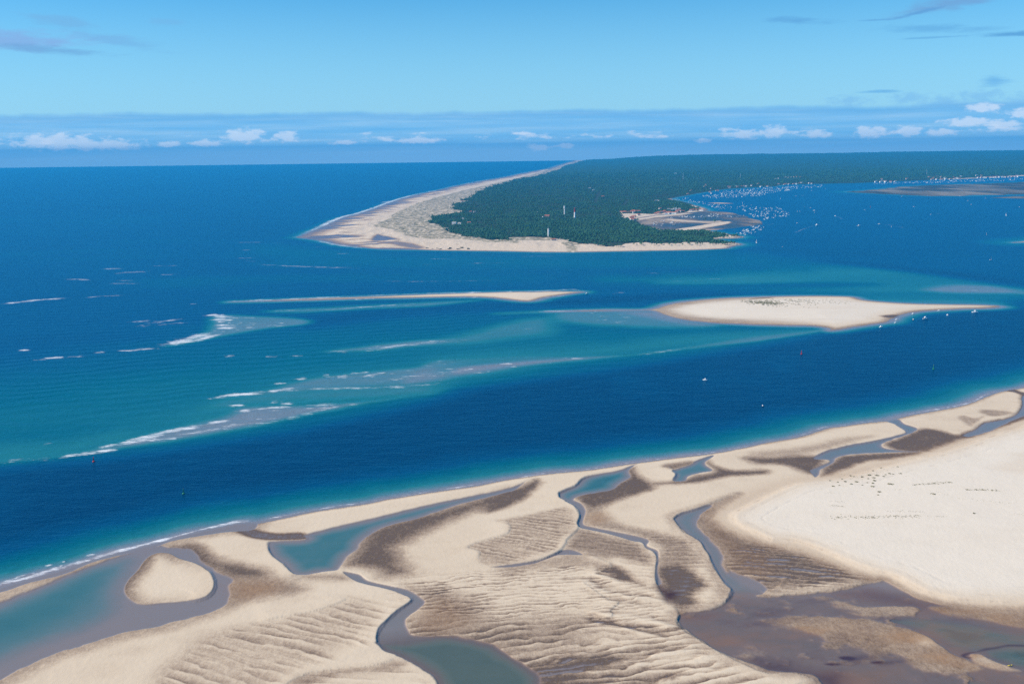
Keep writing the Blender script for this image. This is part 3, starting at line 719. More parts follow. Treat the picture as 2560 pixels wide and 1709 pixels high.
# ripple fields: outline, crest direction (degrees from +X), spacing, height, crookedness, dark of wet troughs and of shade painted on leeward faces
RIPPLES = [
    (line(('B', [(850, 772), (1150, 815), (1415, 830), (1170, 1025), (1112, 1105), (1105, 1200), (720, 1370), (400, 1500), (200, 1600), (0, 1800), (-900, 1800), (-800, 1480), (-420, 1180), (0, 1005), (480, 915), (760, 828)])), -28, 9.5, 0.26, 4.5, .38, 10, 6),
    (line(('B', [(280, 1575), (480, 1468), (800, 1428), (1180, 1376), (1380, 1345), (1650, 1567), (1900, 1850), (200, 1850)])), -8, 9.0, 0.2, 4.0, .22, 10, 3),
    (line(('F', [(-160, 1110), (-60, 1095), (150, 1050), (400, 1000), (520, 985), (605, 1080), (598, 1180), (480, 1300), (418, 1390), (200, 1460), (-150, 1530), (-330, 1490), (-320, 1400), (-430, 1365), (-330, 1310), (-80, 1240), (-45, 1190), (-60, 1150)])), -24, 7.0, 0.28, 4.0, .36, 8, 2),
    (line(('C', [(480, 345), (600, 160), (900, 210), (1180, 290), (1315, 420), (1305, 640), (1100, 620), (900, 480), (650, 395)])), -16, 8.0, 0.30, 3.5, .22, 6, 2),
    (line(('C', [(-1100, 650), (-500, 560), (0, 530), (400, 460), (900, 500), (1000, 600), (1300, 650), (1330, 720), (1480, 930), (1480, 1010), (1520, 1090), (1000, 1060), (400, 1000), (0, 1000), (-600, 960), (-1000, 860)])), 7, 6.0, 0.32, 4.5, .52, 14, 10),
    (line(('C', [(-1000, 1010), (-600, 990), (0, 980), (700, 980), (1500, 1020), (1700, 1190), (2100, 1410), (2349, 1510), (2349, 1900), (-200, 1900), (-250, 1450), (-500, 1280), (-900, 1180)])), 10, 9.0, 0.48, 6.0, .54, 14, 10),
    (line(('C', [(1380, 330), (1740, 340), (1830, 480), (1990, 720), (1960, 800), (1600, 910), (1480, 860), (1380, 640), (1350, 450)])), -6, 8.0, 0.26, 4.0, .26, 10, 3),
    (line(('C', [(2000, 330), (2349, 300), (2700, 400), (3200, 580), (3350, 620), (3000, 690), (2600, 740), (2349, 752), (2250, 660), (2080, 590), (1960, 480)])), -10, 8.0, 0.5, 4.0, .62, 8, 3),
    (line(('F', [(760, 1160), (1100, 1180), (1400, 1230), (1640, 1270), (1700, 1400), (1400, 1430), (1250, 1300)])), -4, 6.0, 0.15, 3.0, .2, 8, 4),
    (line(('C', [(640, 640), (900, 540), (1150, 610), (1310, 660), (1420, 830), (1480, 1000), (1540, 1100), (1300, 1240), (900, 1180), (700, 1000), (760, 820)])), -24, 20.0, 1.05, 14.0, .46, 10, 6),
    (line(('C', [(300, 1250), (900, 1180), (1500, 1120), (1750, 1230), (2200, 1460), (2349, 1600), (2000, 1800), (600, 1800), (400, 1450)])), 16, 18.0, 0.8, 12.0, .40, 14, 8),
    (line(('B', [(1400, 640), (2000, 560), (2349, 500), (2349, 1000), (2100, 1000), (1800, 760)])), 8, 8.0, 0.16, 4.0, .22, 14, 10),
]


def flats(f):
    X, Y = f.X, f.Y
    f.wob = fbm(X / 9, Y / 14, 4, 3)
    wobs = fbm(X / 42, Y / 60, 3, 71)
    f.wob = f.wob * .7 + wobs * .5
    A = {'wet': np.full(X.shape, .05), 'pool': np.zeros(X.shape), 'tint': np.zeros(X.shape), 'purple': np.zeros(X.shape)}
    A['wet'] += .10 * np.clip(fbm(X / 60, Y / 110, 4, 5) + .2, 0, 1) + .10 * np.clip(fbm(X / 25 - Y / 60, Y / 16, 4, 7), 0, 1)
    # the swash rim along the open water
    ds, _, _ = f.lin(SHORE, 60)
    side = np.sign(Y - np.interp(X, SHORE[:, 0], SHORE[:, 1]))
    A['wet'] = np.maximum(A['wet'], .42 * (1 - sstep(3.0, 11.0, ds + 1.5 * f.wob)))
    A['pool'] = .10 * (1 - sstep(2.5, 4.5, ds + 1.5 * f.wob))
    ripz = np.zeros(X.shape)
    trough = np.zeros(X.shape)
    for k, (P, deg, lam, amp, crook, damp_shade, inn, out) in enumerate(RIPPLES):
        a = f.area(P, inn, out, 2.0)
        sel = np.nonzero(a > 0.002)[0]
        if not len(sel):
            continue
        x, y = X[sel], Y[sel]
        c, s = math.cos(R(deg)), math.sin(R(deg))
        v, u = x * c + y * s, -x * s + y * c
        uu = u + crook * fbm(v / (lam * 3.2), u / (lam * 2.0), 3, 40 + k) + 0.25 * crook * fbm(v / (lam * .8), u / (lam * .8), 2, 60 + k)
        ph = uu / lam + 0.6 * fbm(v / (lam * 9), u / (lam * 4), 2, 80 + k)
        fr = ph - np.floor(ph)
        # long back towards us, short face away
        sp = .80 if lam < 20 else .62
        w_ = np.where(fr < sp, (fr / sp) ** 1.25, 1 - sstep(sp, 1.0, fr))
        mod = np.clip(.45 + .95 * fbm(v / (lam * 2.6), u / (lam * 1.1), 3, 90 + k), .0, 1.3)
        ripz[sel] += a[sel] * amp * mod * (w_ - .4)
        lee_shade = np.exp(-((fr - .93) / .085) ** 2) + np.exp(-((fr + .07) / .085) ** 2)  # thin dark line painting the shade of the short faces
        trough[sel] += a[sel] * damp_shade * mod * (.30 * lee_shade + 1.15 * (1 - w_) - .42)  # wet troughs, plus that painted shade line
        # finer ripples riding on them
        l2 = lam * .38
        p2 = (u + .6 * crook * fbm(v / (l2 * 5), u / (l2 * 3), 3, 140 + k)) / l2
        f2 = p2 - np.floor(p2)
        m2 = np.clip(.2 + 1.1 * fbm(v / (lam * 2), u / (lam * 1.5), 3, 170 + k), 0, 1)
        ripz[sel] += a[sel] * amp * .30 * m2 * np.where(f2 < .75, f2 / .75, (1 - f2) / .25)
        trough[sel] += a[sel] * damp_shade * .35 * m2 * (np.exp(-((f2 - .9) / .13) ** 2) - .2)
    for what, val, inn, out, rag, P in L:
        a = f.area(P, inn, out, rag * .8)
        if what == 'bank':
            A['pool'] *= 1 - sstep(.15, .55, a)
            what = 'wet'
        elif what == 'wet' and val >= .95:
            ap = sstep(.45, .75, a)
            A['pool'] = A['pool'] * (1 - ap) + .10 * ap
            val = .50
            a = np.maximum(a, f.area(P, 1.0, out * 2.0 + 3, rag) * .75)
        A[what] = A[what] * (1 - a) + val * a
    pa = A['pool']
    A['pool'] = pa
    flat = f.area(line(('D', [(-850, 990), (-760, 900), (-500, 870), (-375, 735), (-330, 640), (-200, 660), (-60, 725), (-15, 756), (560, 714), (950, 640), (1080, 620), (1250, 720), (1400, 785), (1700, 858), (2000, 885), (2349, 900), (3200, 880), (3200, 1900), (400, 1900), (440, 1567), (300, 1500), (0, 1460), (-200, 1400), (-500, 1280), (-760, 1100)])), 12, 3, 3)
    q1, q2, q3 = fbm(X / 40 + Y / 130, Y / 34, 5, 201, .58), fbm(X / 60 - Y / 160, Y / 30, 5, 231, .6), fbm(X / 18, Y / 16, 4, 251, .6)
    A['pool'] = np.where(flat > 0, np.clip(A['pool'] * (1 + flat * (1.1 * q1 + .5 * q3)), .0, 1), A['pool'])
    A['tint'] = np.clip(A['tint'] + flat * np.clip(q2 * 1.5 + .12 + .3 * q3, 0, .9), 0, 1)
    sh_ = flat * sstep(.10, .55, q1 * .6 - q2 * .5 + .35 * q3) * (A['pool'] < .3)
    A['pool'] *= 1 - .95 * sh_ ** .7
    A['wet'] = A['wet'] * (1 - sh_) + (.56 + .2 * q3) * sh_
    A['purple'] = np.clip(A['purple'] + flat * .9 * np.clip(-q2 - .16, 0, .5), 0, 1)
    isl = f.area(ISLET, 26, 1, 5)
    d_is = f.area(ISLET, 1.5, 1, .8)
    gx0, _ = at('A', 1550, 600)
    lee_ = sstep(25, -55, X - gx0)
    A['wet'] = np.where(d_is > 0, A['wet'] * (1 - d_is) + d_is * ((.16 + .58 * lee_) * (1 - isl) ** 1.4 + .05), A['wet'])
    A['pool'] *= (1 - d_is)
    dune = f.area(DUNE, 40, 3, 2)
    dune_in = f.area(DUNE, 160, 1, 4)
    A['pale'] = f.area(DUNE, 42, 4, 6) * .95
    A['tint'] = np.maximum(A['tint'] * (A['tint'] > 0), .35 * f.area(DUNE, 4, 26, 4) * (1 - dune))
    A['wet'] = A['wet'] * (1 - dune) + dune * .02
    A['pool'] *= (1 - dune)
    A['tint'] *= (1 - dune)
    A['purple'] *= (1 - dune)
    # tan hollows and faint tracks on the dry bank
    hol = f.area(line(('G', [(2000, 1010), (2200, 940), (2280, 890), (2349, 860), (2900, 700), (2900, 1150), (2349, 1075), (2150, 1040)])), 14, 8, 5)
    A['pale'] -= .35 * hol
    A['wet'] += .08 * hol
    st = fbm(X / 120 + .15 * Y / 30, Y / 22, 4, 23)
    A['wet'] += dune * np.clip(st, 0, 1) * .10
    A['pale'] -= dune * np.clip(st, 0, 1) * .25
    # strand line along the edge of the dry bank
    dd = np.abs(f.sdf(curve(DUNE), 60))
    for off, wd, dk in ((10., 1.6, .20), (20., 1.4, .16), (36., 1.3, .30)):
        A['wet'] += dk * np.exp(-((dd * 1.0 - off - 2.5 * f.wob) / wd) ** 2) * np.clip(.5 + 1.4 * fbm(X / 9, Y / 9, 3, 33), 0, 1.3) * (dune > .2)
    GR = np.zeros(X.shape)
    for P in GREEN:
        GR = np.maximum(GR, f.area(P, 20, 10, 0, 2))
    A['green'] = GR
    # heights
    isw = sstep(.01, .10, A['pool'])
    dry = 1 - isw
    z = 1.3 - .75 * np.clip(A['wet'], 0, 1) * (1 - isw) - .85 * isw
    z += 1.3 * f.area(DUNE, 16, -5, 2) + dune_in * 3.0 + dune * .5 * fbm(X / 60, Y / 60, 3, 14)
    for q, (h, back, wd, P) in enumerate(SCARPS):
        P = curve(P if q == 11 else P[::-1], False, 3)
        d, s, u = f.lin(P, back * 3)
        ends = sstep(0, .14, u) * (1 - sstep(.86, 1, u))
        dj = d * s + 2.2 + .8 * f.wob
        z += .62 * h * ends * np.where(dj > 0, np.exp(-dj / back), 0) * sstep(0, wd * .75, dj)
        A['wet'] -= .45 * ends * np.exp(-(np.maximum(dj, 0) / (back * .35))) * (dj > .5) * np.clip(A['wet'] - .05, 0, 1) * 1.0
    z += ripz * dry * (1 - dune)
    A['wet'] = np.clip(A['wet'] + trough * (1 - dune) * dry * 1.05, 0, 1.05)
    z += .05 * fbm(X / 3, Y / 4, 2, 9) * dry
    # down into the sea
    sgn = np.where(side > 0, -1, 1)      # left of the run (which goes right) is seaward
    off = np.where(side > 0, ds, 0)
    z = np.where(side > 0, .02 - off * .12, np.minimum(z, .03 + ds * .085))
    A['pool'] = np.clip(A['pool'], 0, 1)
    f.side, f.ds = side, ds
    return z, A


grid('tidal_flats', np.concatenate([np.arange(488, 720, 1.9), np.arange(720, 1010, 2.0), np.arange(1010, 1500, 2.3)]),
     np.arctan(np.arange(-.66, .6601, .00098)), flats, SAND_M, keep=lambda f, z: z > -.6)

# ------------------------------------------------------------------ sand bars out in the water
def bar_fn(P, hmax, run, wetrun, kind):
    def fn(f):
        f.wob = fbm(f.X / 30, f.Y / 80, 4, 12)
        d = f.sdf(P, 120) + 4 * f.wob
        z = np.where(d > 0, np.minimum(d * .05, .8) + hmax * sstep(0, run, d), d * .04)
        wet = .46 * (1 - sstep(4, wetrun, d)) ** 1.2
        A = {'wet': np.clip(wet + .06 + .08 * f.wob, 0, 1), 'pool': .10 * (1 - sstep(3, 9, d)), 'tint': np.zeros(f.X.shape), 'purple': np.zeros(f.X.shape), 'green': np.zeros(f.X.shape),
             'pale': (.75 if kind else .25) * sstep(wetrun * .5, wetrun * 2.2, d)}
        if kind:
            r_ = np.abs(d - 75) / 9
            A['wet'] += .10 * np.exp(-r_ * r_) * np.clip(.6 + fbm(f.X / 60, f.Y / 60, 3, 88), 0, 1)
            wl = sstep(720, 480, f.X) * (1 - sstep(10, 110, d))
            A['wet'] = np.maximum(A['wet'], .40 * wl)
        if kind:
            # low wet tongue at the ocean end
            t = f.area(line(('M', [(380, 246), (380, 212), (700, 196), (860, 178), (1000, 176), (800, 200), (690, 214), (640, 236)])), 40, 10, 8)
            A['wet'] = np.maximum(A['wet'], .55 * t)
            A['pool'] = np.maximum(A['pool'], .09 * t * (fbm(f.X / 50, f.Y / 30, 3, 19) > -.15))
            A['pale'] *= 1 - t
            t = f.area(line(('M', [(1660, 262), (1760, 252), (1800, 262), (1730, 274)])), 20, 8, 4)
            A['wet'] = np.maximum(A['wet'], .9 * t)
            A['pale'] *= 1 - t
            t = f.area(line(('M', [(1340, 280), (1440, 278), (1535, 281), (1440, 283)])), 8, 6, 3)
            A['wet'] = np.maximum(A['wet'], .4 * t)
            t = f.area(line(('M', [(1060, 182), (1100, 177), (1190, 174), (1180, 179), (1090, 185)])), 10, 6, 3)
            A['wet'] = np.maximum(A['wet'], .8 * t)
            A['pale'] *= 1 - .9 * t
            st = fbm(f.X / 160, f.Y / 45, 4, 77)
            A['pale'] -= .25 * np.clip(st, 0, 1)
            A['wet'] += .12 * np.clip(st, 0, 1)
        return z, A
    return fn


grid('sand_island', np.arange(338, 480, .9), np.arctan(np.arange(.02, .56, .0013)), bar_fn(ISLAND, 3.0, 160, 34, 1), SAND_M, keep=lambda f, z: z > -.8)
grid('sand_spit', np.arange(325, 415, .8), np.arctan(np.arange(-.32, .10, .0013)), bar_fn(SPIT, .8, 60, 26, 0), SAND_M, keep=lambda f, z: z > -.8)
grid('sand_spit', np.arange(200, 275, .8), np.arctan(np.arange(.44, .66, .0013)), bar_fn(EASTBAR, .6, 60, 40, 0), SAND_M, keep=lambda f, z: z > -.6)
grid('sand_spit', np.arange(112, 165, .5), np.arctan(np.arange(.18, .30, .001)), bar_fn(INBAR, .5, 60, 60, 0), SAND_M, keep=lambda f, z: z > -.6)


# ------------------------------------------------------------------ headland
def hills(x, y):
    """ground level far inland"""
    return 88 * sstep(13000, 25500, y) * sstep(2000, 5200, x + .02 * y) * (1 + .10 * fbm(x / 3500, y / 6000, 3, 52)) + 14 * sstep(5000, 13000, y) + 8 * fbm(x / 2500, y / 5000, 3, 51) * sstep(6000, 11000, y)


def headland(f):
    X, Y = f.X, f.Y
    f.wob = fbm(X / 60, Y / 160, 4, 21)
    d = f.sdf(HEADLAND, 900)
    far = sstep(5000, 9000, Y)
    dj = d + (4 + 8 * far) * f.wob
    fv = f.sdf(FOREST, 600) + 45 * fbm(X / 70, Y / 150, 5, 24, .6) * 1.6 + 30 * fbm(X / 300, Y / 700, 3, 25)
    fv += 150 * sstep(6500, 7500, Y) * sstep(700, 1000, X)
    veg = sstep(-30, 30, fv)
    z = np.where(dj > 0, np.minimum(dj * .03, 2.2) + 5.5 * sstep(60, 190, dj) * (1 + .5 * fbm(X / 40, Y / 90, 3, 61)), dj * .03)
    z += np.where(dj > 0, sstep(150, 1500, dj) * hills(X, Y), 0)
    # the canopy beyond the single crowns is raised ground
    can = veg * sstep(11500, 13500, Y)
    z += can * (13 + 6 * fbm(X / 26, Y / 60, 3, 8) + 7 * fbm(X / 220, Y / 500, 3, 18))
    ocean = np.clip((-X + 400) / 800, 0, 1)
    wetw = 30 + 120 * sstep(-200, -900, X - .155 * (Y - 4300))
    wet = 1 - sstep(0, wetw, dj)
    # long runnels across the ocean beach
    run = fbm(X / 130 + Y / 700, Y / 60, 4, 31)
    west = sstep(260, 150, 0 * X + dj) * sstep(120, -60, X - (-310 + (Y - 4000) * .155))
    wet = np.clip(wet * .9 + west * 1.1 * np.clip(run * 2.6 + .20, 0, 1) * (1 - sstep(120, 260, dj)), 0, 1)
    pan = f.area(line(('I', [(830, 856), (880, 806), (960, 818), (1100, 855), (1000, 866), (870, 870)])), 20, 10, 8)
    pan2 = f.area(line(('I', [(990, 884), (1150, 880), (1340, 915), (1240, 926), (1080, 905)])), 20, 10, 6)
    wet = np.maximum(wet, np.maximum(pan, .8 * pan2))
    scr = line(('I', [(840, 724), (960, 670), (1060, 605), (1250, 520), (1480, 448), (1750, 380), (2100, 300), (2349, 240)]), ('J', [(240, 210), (500, 130), (640, 108), (700, 112), (400, 210), (100, 290), (300, 845), (560, 886), (380, 874), (100, 866), (0, 868)]),
               ('I', [(2200, 893), (1900, 880), (1740, 862), (1600, 850), (1400, 852), (1200, 832), (1080, 790), (950, 750)]))
    scrub = f.area(scr, 40, 25, 16, 2)
    mud = f.area(LAGOON_FLAT, 20, 10, 8, 1)
    bch = np.maximum(f.area(LAGOON_BEACH, 12, 8, 4, 1), .7 * f.area(LAGOON_BAR, 12, 8, 6, 1))
    mud = mud * (1 - bch)
    ground_veg = veg.copy()
    # clearings along the power line and the tracks
    for P, wd in ((line(('J', [(690, 520), (705, 470), (735, 405)])), 9), (line(('J', [(950, 540), (985, 490)])), 8), (line(('J', [(1400, 300), (1490, 252), (1560, 250)])), 10)):
        dl, _, _ = f.lin(P, 60)
        veg *= sstep(wd * .6, wd * 1.6, dl)
    A = {'wet': wet * (1 - mud), 'veg': ground_veg, 'scrub': scrub, 'mud': mud, 'foam': np.zeros(X.shape)}
    f.veg = veg
    return z, A


offs_head = np.concatenate([np.arange(33.0, 110, .5), np.arange(110, 275, .62)])
grid('headland', offs_head, np.arctan(np.concatenate([np.arange(-.26, .62, .00125), np.arange(.63, .9, .02)])), headland, LAND_M, keep=lambda f, z: z > -1.5)


def mudflat(P):
    def fn(f):
        f.wob = fbm(f.X / 90, f.Y / 300, 4, 27)
        d = f.sdf(P, 900) + 60 * f.wob
        z = np.where(d > 0, np.minimum(d * .004, .5) + .05 * f.wob, d * .004)
        o = np.zeros(f.X.shape)
        return z, {'wet': sstep(60, 0, d), 'veg': o, 'scrub': o, 'mud': np.clip(.9 + .5 * fbm(f.X / 200, f.Y / 500, 4, 29), .5, 1), 'foam': o}
    return fn


grid('mudflat', np.arange(70, 145, .5), np.arctan(np.arange(.30, .66, .0014)), mudflat(MUD), LAND_M, keep=lambda f, z: z > -.25)
def lagoon(f):
    f.wob = fbm(f.X / 40, f.Y / 150, 4, 28)
    d = f.sdf(LAGOON_FLAT, 300) + 15 * f.wob
    b_ = np.maximum(f.area(LAGOON_BEACH, 14, 8, 4, 1), .8 * f.area(LAGOON_BAR, 14, 8, 6, 1))
    vb = f.area(line(('J', [(1100, 662), (1250, 640), (1500, 612), (1620, 604), (1500, 600), (1250, 622), (1070, 650)])), 14, 10, 4, 1)
    b_ = np.maximum(b_, vb)
    o = np.zeros(f.X.shape)
    z = np.where(d > 0, np.minimum(d * .006, .5) + .05 * f.wob, d * .01) + 1.4 * b_
    ch = fbm(f.X / 120, f.Y / 260, 4, 30)
    return z, {'wet': np.clip(.75 + ch, .3, 1) * (1 - b_), 'veg': o, 'scrub': .5 * f.area(LAGOON_BAR, 30, 20, 12, 1) * (1 - b_), 'mud': np.clip(.68 + .6 * ch, .2, .92) * (1 - b_), 'foam': o}


grid('mudflat', np.arange(150, 248, .5), np.arctan(np.arange(.09, .30, .001)), lagoon, LAND_M, keep=lambda f, z: z > -.3)
grid('mudflat', np.arange(100, 150, .6), np.arctan(np.arange(.44, .66, .0016)), mudflat(MUD2), LAND_M, keep=lambda f, z: z > -.25)

# ------------------------------------------------------------------ the sea
SHOALS = []        # value, fade in, fade out, raggedness, outline


def shoal(v, inn, out, rag, *runs):
    SHOALS.append((v, inn, out, rag, line(*runs)))


shoal(.34, 260, 120, 40, ('V', [(-500, 1150), (-500, 860), (0, 820), (400, 760), (800, 700), (1250, 715), (1500, 740), (1900, 755), (1500, 822), (1100, 872), (900, 930), (600, 985), (300, 1032), (0, 1062)]))
shoal(.46, 160, 90, 40, ('V', [(-500, 1120), (-400, 960), (0, 900), (300, 860), (700, 800), (1100, 760), (1500, 750), (1900, 757), (1500, 820), (1100, 870), (900, 925), (600, 985), (300, 1032), (0, 1062)]))
shoal(.34, 160, 160, 40, ('V', [(560, 560), (800, 572), (1000, 582), (1660, 575), (1900, 610), (1700, 620), (1200, 616), (800, 618), (600, 605)]))
shoal(.30, 120, 120, 40, ('V', [(300, 640), (700, 625), (1200, 632), (1160, 648), (700, 646), (400, 660)]))
shoal(.58, 160, 120, 40, ('V', [(1380, 640), (1700, 622), (2000, 610), (2200, 645), (2349, 662), (2500, 668), (2500, 690), (2349, 682), (2100, 680), (1900, 676), (1700, 664), (1500, 650)]))
shoal(.54, 120, 60, 20, ('M', [(1500, 62), (1750, 58), (2050, 84), (2349, 124), (2600, 155), (2600, 180), (2349, 158), (2000, 152), (1700, 138), (1450, 110)]))
shoal(.50, 60, 50, 15, ('M', [(1560, 160), (1900, 156), (2349, 160), (2300, 190), (2180, 202), (1900, 200), (1640, 186)]))
shoal(.28, 60, 60, 10, ('V', [(1300, 652), (1700, 648), (2000, 650), (1900, 660), (1600, 662)]))
shoal(.62, 24, 60, 15, ('M', [(660, 104), (900, 92), (1100, 80), (1280, 88), (1150, 102), (800, 108)]))
shoal(.86, 24, 50, 15, ('M', [(1900, 140), (2000, 120), (2180, 122), (2300, 140), (2349, 152), (2600, 165), (2600, 175), (2349, 154), (2100, 152)]))
shoal(.03, 60, 60, 20, ('M', [(1400, 0), (1620, 30), (1900, 60), (2349, 118), (2349, 95), (2000, 50), (1700, 20)]))
shoal(.10, 90, 70, 20, ('N', [(1400, 440), (1420, 380), (1700, 350), (2000, 330), (2349, 316), (2500, 306), (2700, 310), (2560, 330), (2349, 350), (1900, 380), (1600, 420)]))
shoal(.06, 40, 40, 12, ('V', [(1270, 700), (1500, 690), (1700, 678), (1550, 674), (1350, 682), (1240, 694)]))
shoal(.56, 90, 70, 14, ('N', [(900, 790), (1200, 700), (1500, 640), (2000, 590), (2349, 555), (2349, 640), (1990, 740), (1500, 840), (1000, 930), (500, 990), (100, 1050), (-200, 1070), (-200, 1000), (250, 960), (600, 900)]))
# pale wedges of sand just under the surface
shoal(.80, 24, 16, 8, ('N', [(760, 524), (900, 480), (960, 430), (960, 390), (1100, 380), (1400, 398), (1420, 422), (1250, 442), (1100, 466), (950, 495), (850, 515)]))
shoal(.72, 24, 30, 8, ('N', [(1230, 362), (1600, 340), (1920, 325), (2200, 312), (1950, 340), (1700, 352), (1400, 368)]))
shoal(.80, 24, 14, 8, ('N', [(1480, 548), (1700, 520), (1900, 495), (2100, 488), (2150, 498), (1980, 520), (1750, 542)]))
shoal(.68, 24, 60, 10, ('N', [(2080, 500), (2349, 420), (2500, 400), (2500, 460), (2349, 480)]))
shoal(.80, 24, 10, 8, ('N', [(965, 768), (1200, 728), (1330, 690), (1500, 655), (1700, 635), (2000, 606), (2349, 575), (2349, 628), (2150, 660), (1900, 705), (1700, 715), (1500, 728), (1250, 748)]))
shoal(.66, 24, 40, 10, ('N', [(1000, 800), (1300, 770), (1700, 760), (1980, 735), (1900, 700), (1500, 722), (1100, 760)]))
shoal(.88, 24, 8, 6, ('N', [(-500, 1080), (0, 1050), (260, 1020), (500, 968), (700, 915), (1000, 850), (1100, 800), (1400, 790), (1700, 770), (1980, 735), (1700, 788), (1400, 850), (1000, 930), (640, 990), (270, 1040), (0, 1062), (-500, 1110)]))
shoal(.60, 24, 60, 10, ('N', [(-300, 1050), (0, 1000), (300, 985), (560, 930), (260, 1020), (0, 1055)]))
shoal(.88, 24, 10, 6, ('M', [(-420, 470), (-200, 462), (0, 448), (300, 446), (560, 436), (800, 398), (1100, 348), (1420, 318), (1460, 328), (1200, 368), (800, 412), (400, 457), (0, 496), (-300, 540), (-560, 580)]))
shoal(.74, 24, 60, 12, ('M', [(200, 250), (420, 250), (640, 262), (760, 286), (900, 300), (700, 310), (400, 300), (220, 280)]))
shoal(.66, 24, 40, 12, ('M', [(1600, 186), (1900, 190), (2180, 196), (2230, 208), (1900, 206), (1640, 194)]))
shoal(.90, 24, 30, 8, ('M', [(420, 236), (640, 240), (760, 282), (900, 300), (820, 304), (680, 280), (600, 262)]))
shoal(.64, 90, 60, 12, ('M', [(-420, 460), (-200, 440), (0, 420), (400, 388), (800, 346), (1200, 314), (1430, 316), (1460, 328), (1200, 366), (800, 410), (400, 455), (0, 494), (-300, 536)]))
shoal(.92, 22, 8, 6, ('M', [(-300, 500), (0, 470), (300, 452), (600, 436), (900, 396), (1150, 360), (1420, 326), (1200, 366), (800, 410), (400, 455), (0, 494), (-300, 538)]))
shoal(.80, 30, 26, 8, ('M', [(-120, 250), (130, 236), (420, 228), (600, 226), (640, 240), (500, 246), (200, 246)]))
# the main channel, deep right up to the bar
CHANNEL = line(('V', [(-600, 1130), (0, 1066), (300, 1034), (600, 990), (900, 932), (1010, 905), (1100, 882), (1500, 826), (1910, 758), (2050, 728), (2160, 715), (2300, 700), (2700, 690), (2700, 850), (2349, 880), (2050, 950), (1450, 1060), (900, 1160), (300, 1270), (0, 1340), (-600, 1480)]))
# breaking waves: strength, thickness in metres, polyline
FOAM = []


def surf(st, wd, *runs):
    FOAM.append((st, wd, line(*runs)))


surf(1.0, 3.2, ('A', [(760, 448), (1000, 372), (1200, 320), (1400, 270), (1600, 218), (1800, 163), (2000, 118), (2200, 78), (2330, 60)]))
surf(.8, 5.0, ('A', [(-900, 880), (-300, 740), (0, 655), (200, 606), (400, 546), (640, 478), (800, 432), (1000, 368)]))
surf(.75, 3.0, ('A', [(0, 636), (110, 610), (250, 560), (360, 548)]))
surf(.75, 3.0, ('A', [(650, 460), (780, 430), (900, 400), (1000, 372)]))
for a_, b_ in (((415, 488), (480, 472)), ((568, 450), (606, 444)), ((780, 398), (870, 376)), ((470, 510), (530, 500)), ((540, 488), (585, 480)), ((150, 592), (180, 584))):
    surf(.95, 2.6, ('A', [a_, b_]))
surf(.85, 2.0, ('E', [(0, 1112), (240, 1062), (480, 1014)]))
surf(.75, 1.8, ('E', [(520, 1008), (700, 978), (1000, 935), (1190, 902)]))
surf(.62, 1.5, ('E', [(1190, 902), (1400, 870), (1580, 838), (1980, 779), (2300, 719)]))
surf(.75, 1.6, ('F', [(0, 722), (340, 664)]))
surf(.6, 1.3, ('F', [(340, 664), (700, 630), (1110, 570), (1500, 520), (1830, 480), (2100, 430), (2349, 382)]))
surf(.6, 1.6, ('G', [(0, 742), (300, 688), (500, 618), (640, 600)]))
surf(.5, 1.5, ('G', [(640, 600), (900, 562), (1100, 545)]))
surf(.75, 1.8, ('G', [(1265, 512), (1300, 495), (1420, 470), (1600, 442), (1860, 388), (2000, 315), (2090, 285)]))
# over the bars
surf(.95, 14, ('N', [(0, 332), (100, 320), (200, 310), (310, 303)]))
surf(.7, 10, ('N', [(380, 303), (470, 294), (580, 290)]))
surf(.85, 12, ('N', [(470, 170), (520, 168), (565, 168)]))
surf(.75, 12, ('N', [(530, 190), (600, 184), (700, 182)]))
surf(.6, 10, ('N', [(700, 155), (820, 154)]))
surf(.7, 10, ('N', [(735, 196), (800, 193)]))
surf(.75, 10, ('N', [(290, 218), (350, 217), (410, 221)]))
surf(.6, 10, ('N', [(490, 236), (670, 237)]))
surf(.6, 9, ('N', [(530, 222), (610, 223)]))
surf(.7, 12, ('N', [(1085, 48), (1200, 47)]))
surf(.6, 10, ('N', [(1255, 49), (1295, 49)]))
surf(.6, 10, ('N', [(1100, 82), (1150, 83)]))
surf(.6, 10, ('N', [(1085, 120), (1185, 117)]))
surf(.7, 9, ('N', [(1120, 132), (1180, 134)]))
surf(.75, 10, ('N', [(1180, 148), (1280, 154), (1440, 160), (1640, 165)]))
surf(.5, 8, ('N', [(1820, 148), (2000, 147), (2349, 140)]))
surf(.5, 8, ('N', [(1730, 226), (2000, 226), (2300, 222)]))
surf(.6, 8, ('N', [(1540, 98), (1600, 99)]))
surf(.6, 8, ('N', [(1960, 125), (2080, 122)]))
surf(.8, 11, ('N', [(1060, 318), (1250, 311), (1400, 304), (1600, 296)]))
surf(.7, 9, ('N', [(1600, 295), (1900, 284), (2349, 272)]))
surf(.75, 9, ('M', [(0, 146), (120, 144), (230, 137), (300, 146)]))
surf(.5, 10, ('N', [(870, 331), (900, 330)]))
surf(.5, 10, ('N', [(1230, 364), (1440, 352)]))
surf(.6, 9, ('N', [(1460, 360), (1700, 342), (1920, 326)]))
surf(.9, 18, ('N', [(965, 375), (1000, 385), (1060, 390)]))
surf(.9, 18, ('N', [(990, 396), (1040, 402), (1075, 400)]))
surf(.85, 16, ('N', [(1000, 425), (1050, 428), (1085, 425)]))
surf(1.0, 20, ('N', [(745, 521), (800, 510), (860, 492), (965, 460)]))
surf(.9, 14, ('N', [(800, 517), (900, 496), (1010, 466)]))
surf(.9, 14, ('N', [(985, 445), (1030, 440), (1080, 440)]))
surf(.7, 12, ('N', [(595, 412), (660, 408), (700, 407)]))
surf(.75, 14, ('N', [(695, 415), (760, 408), (825, 400)]))
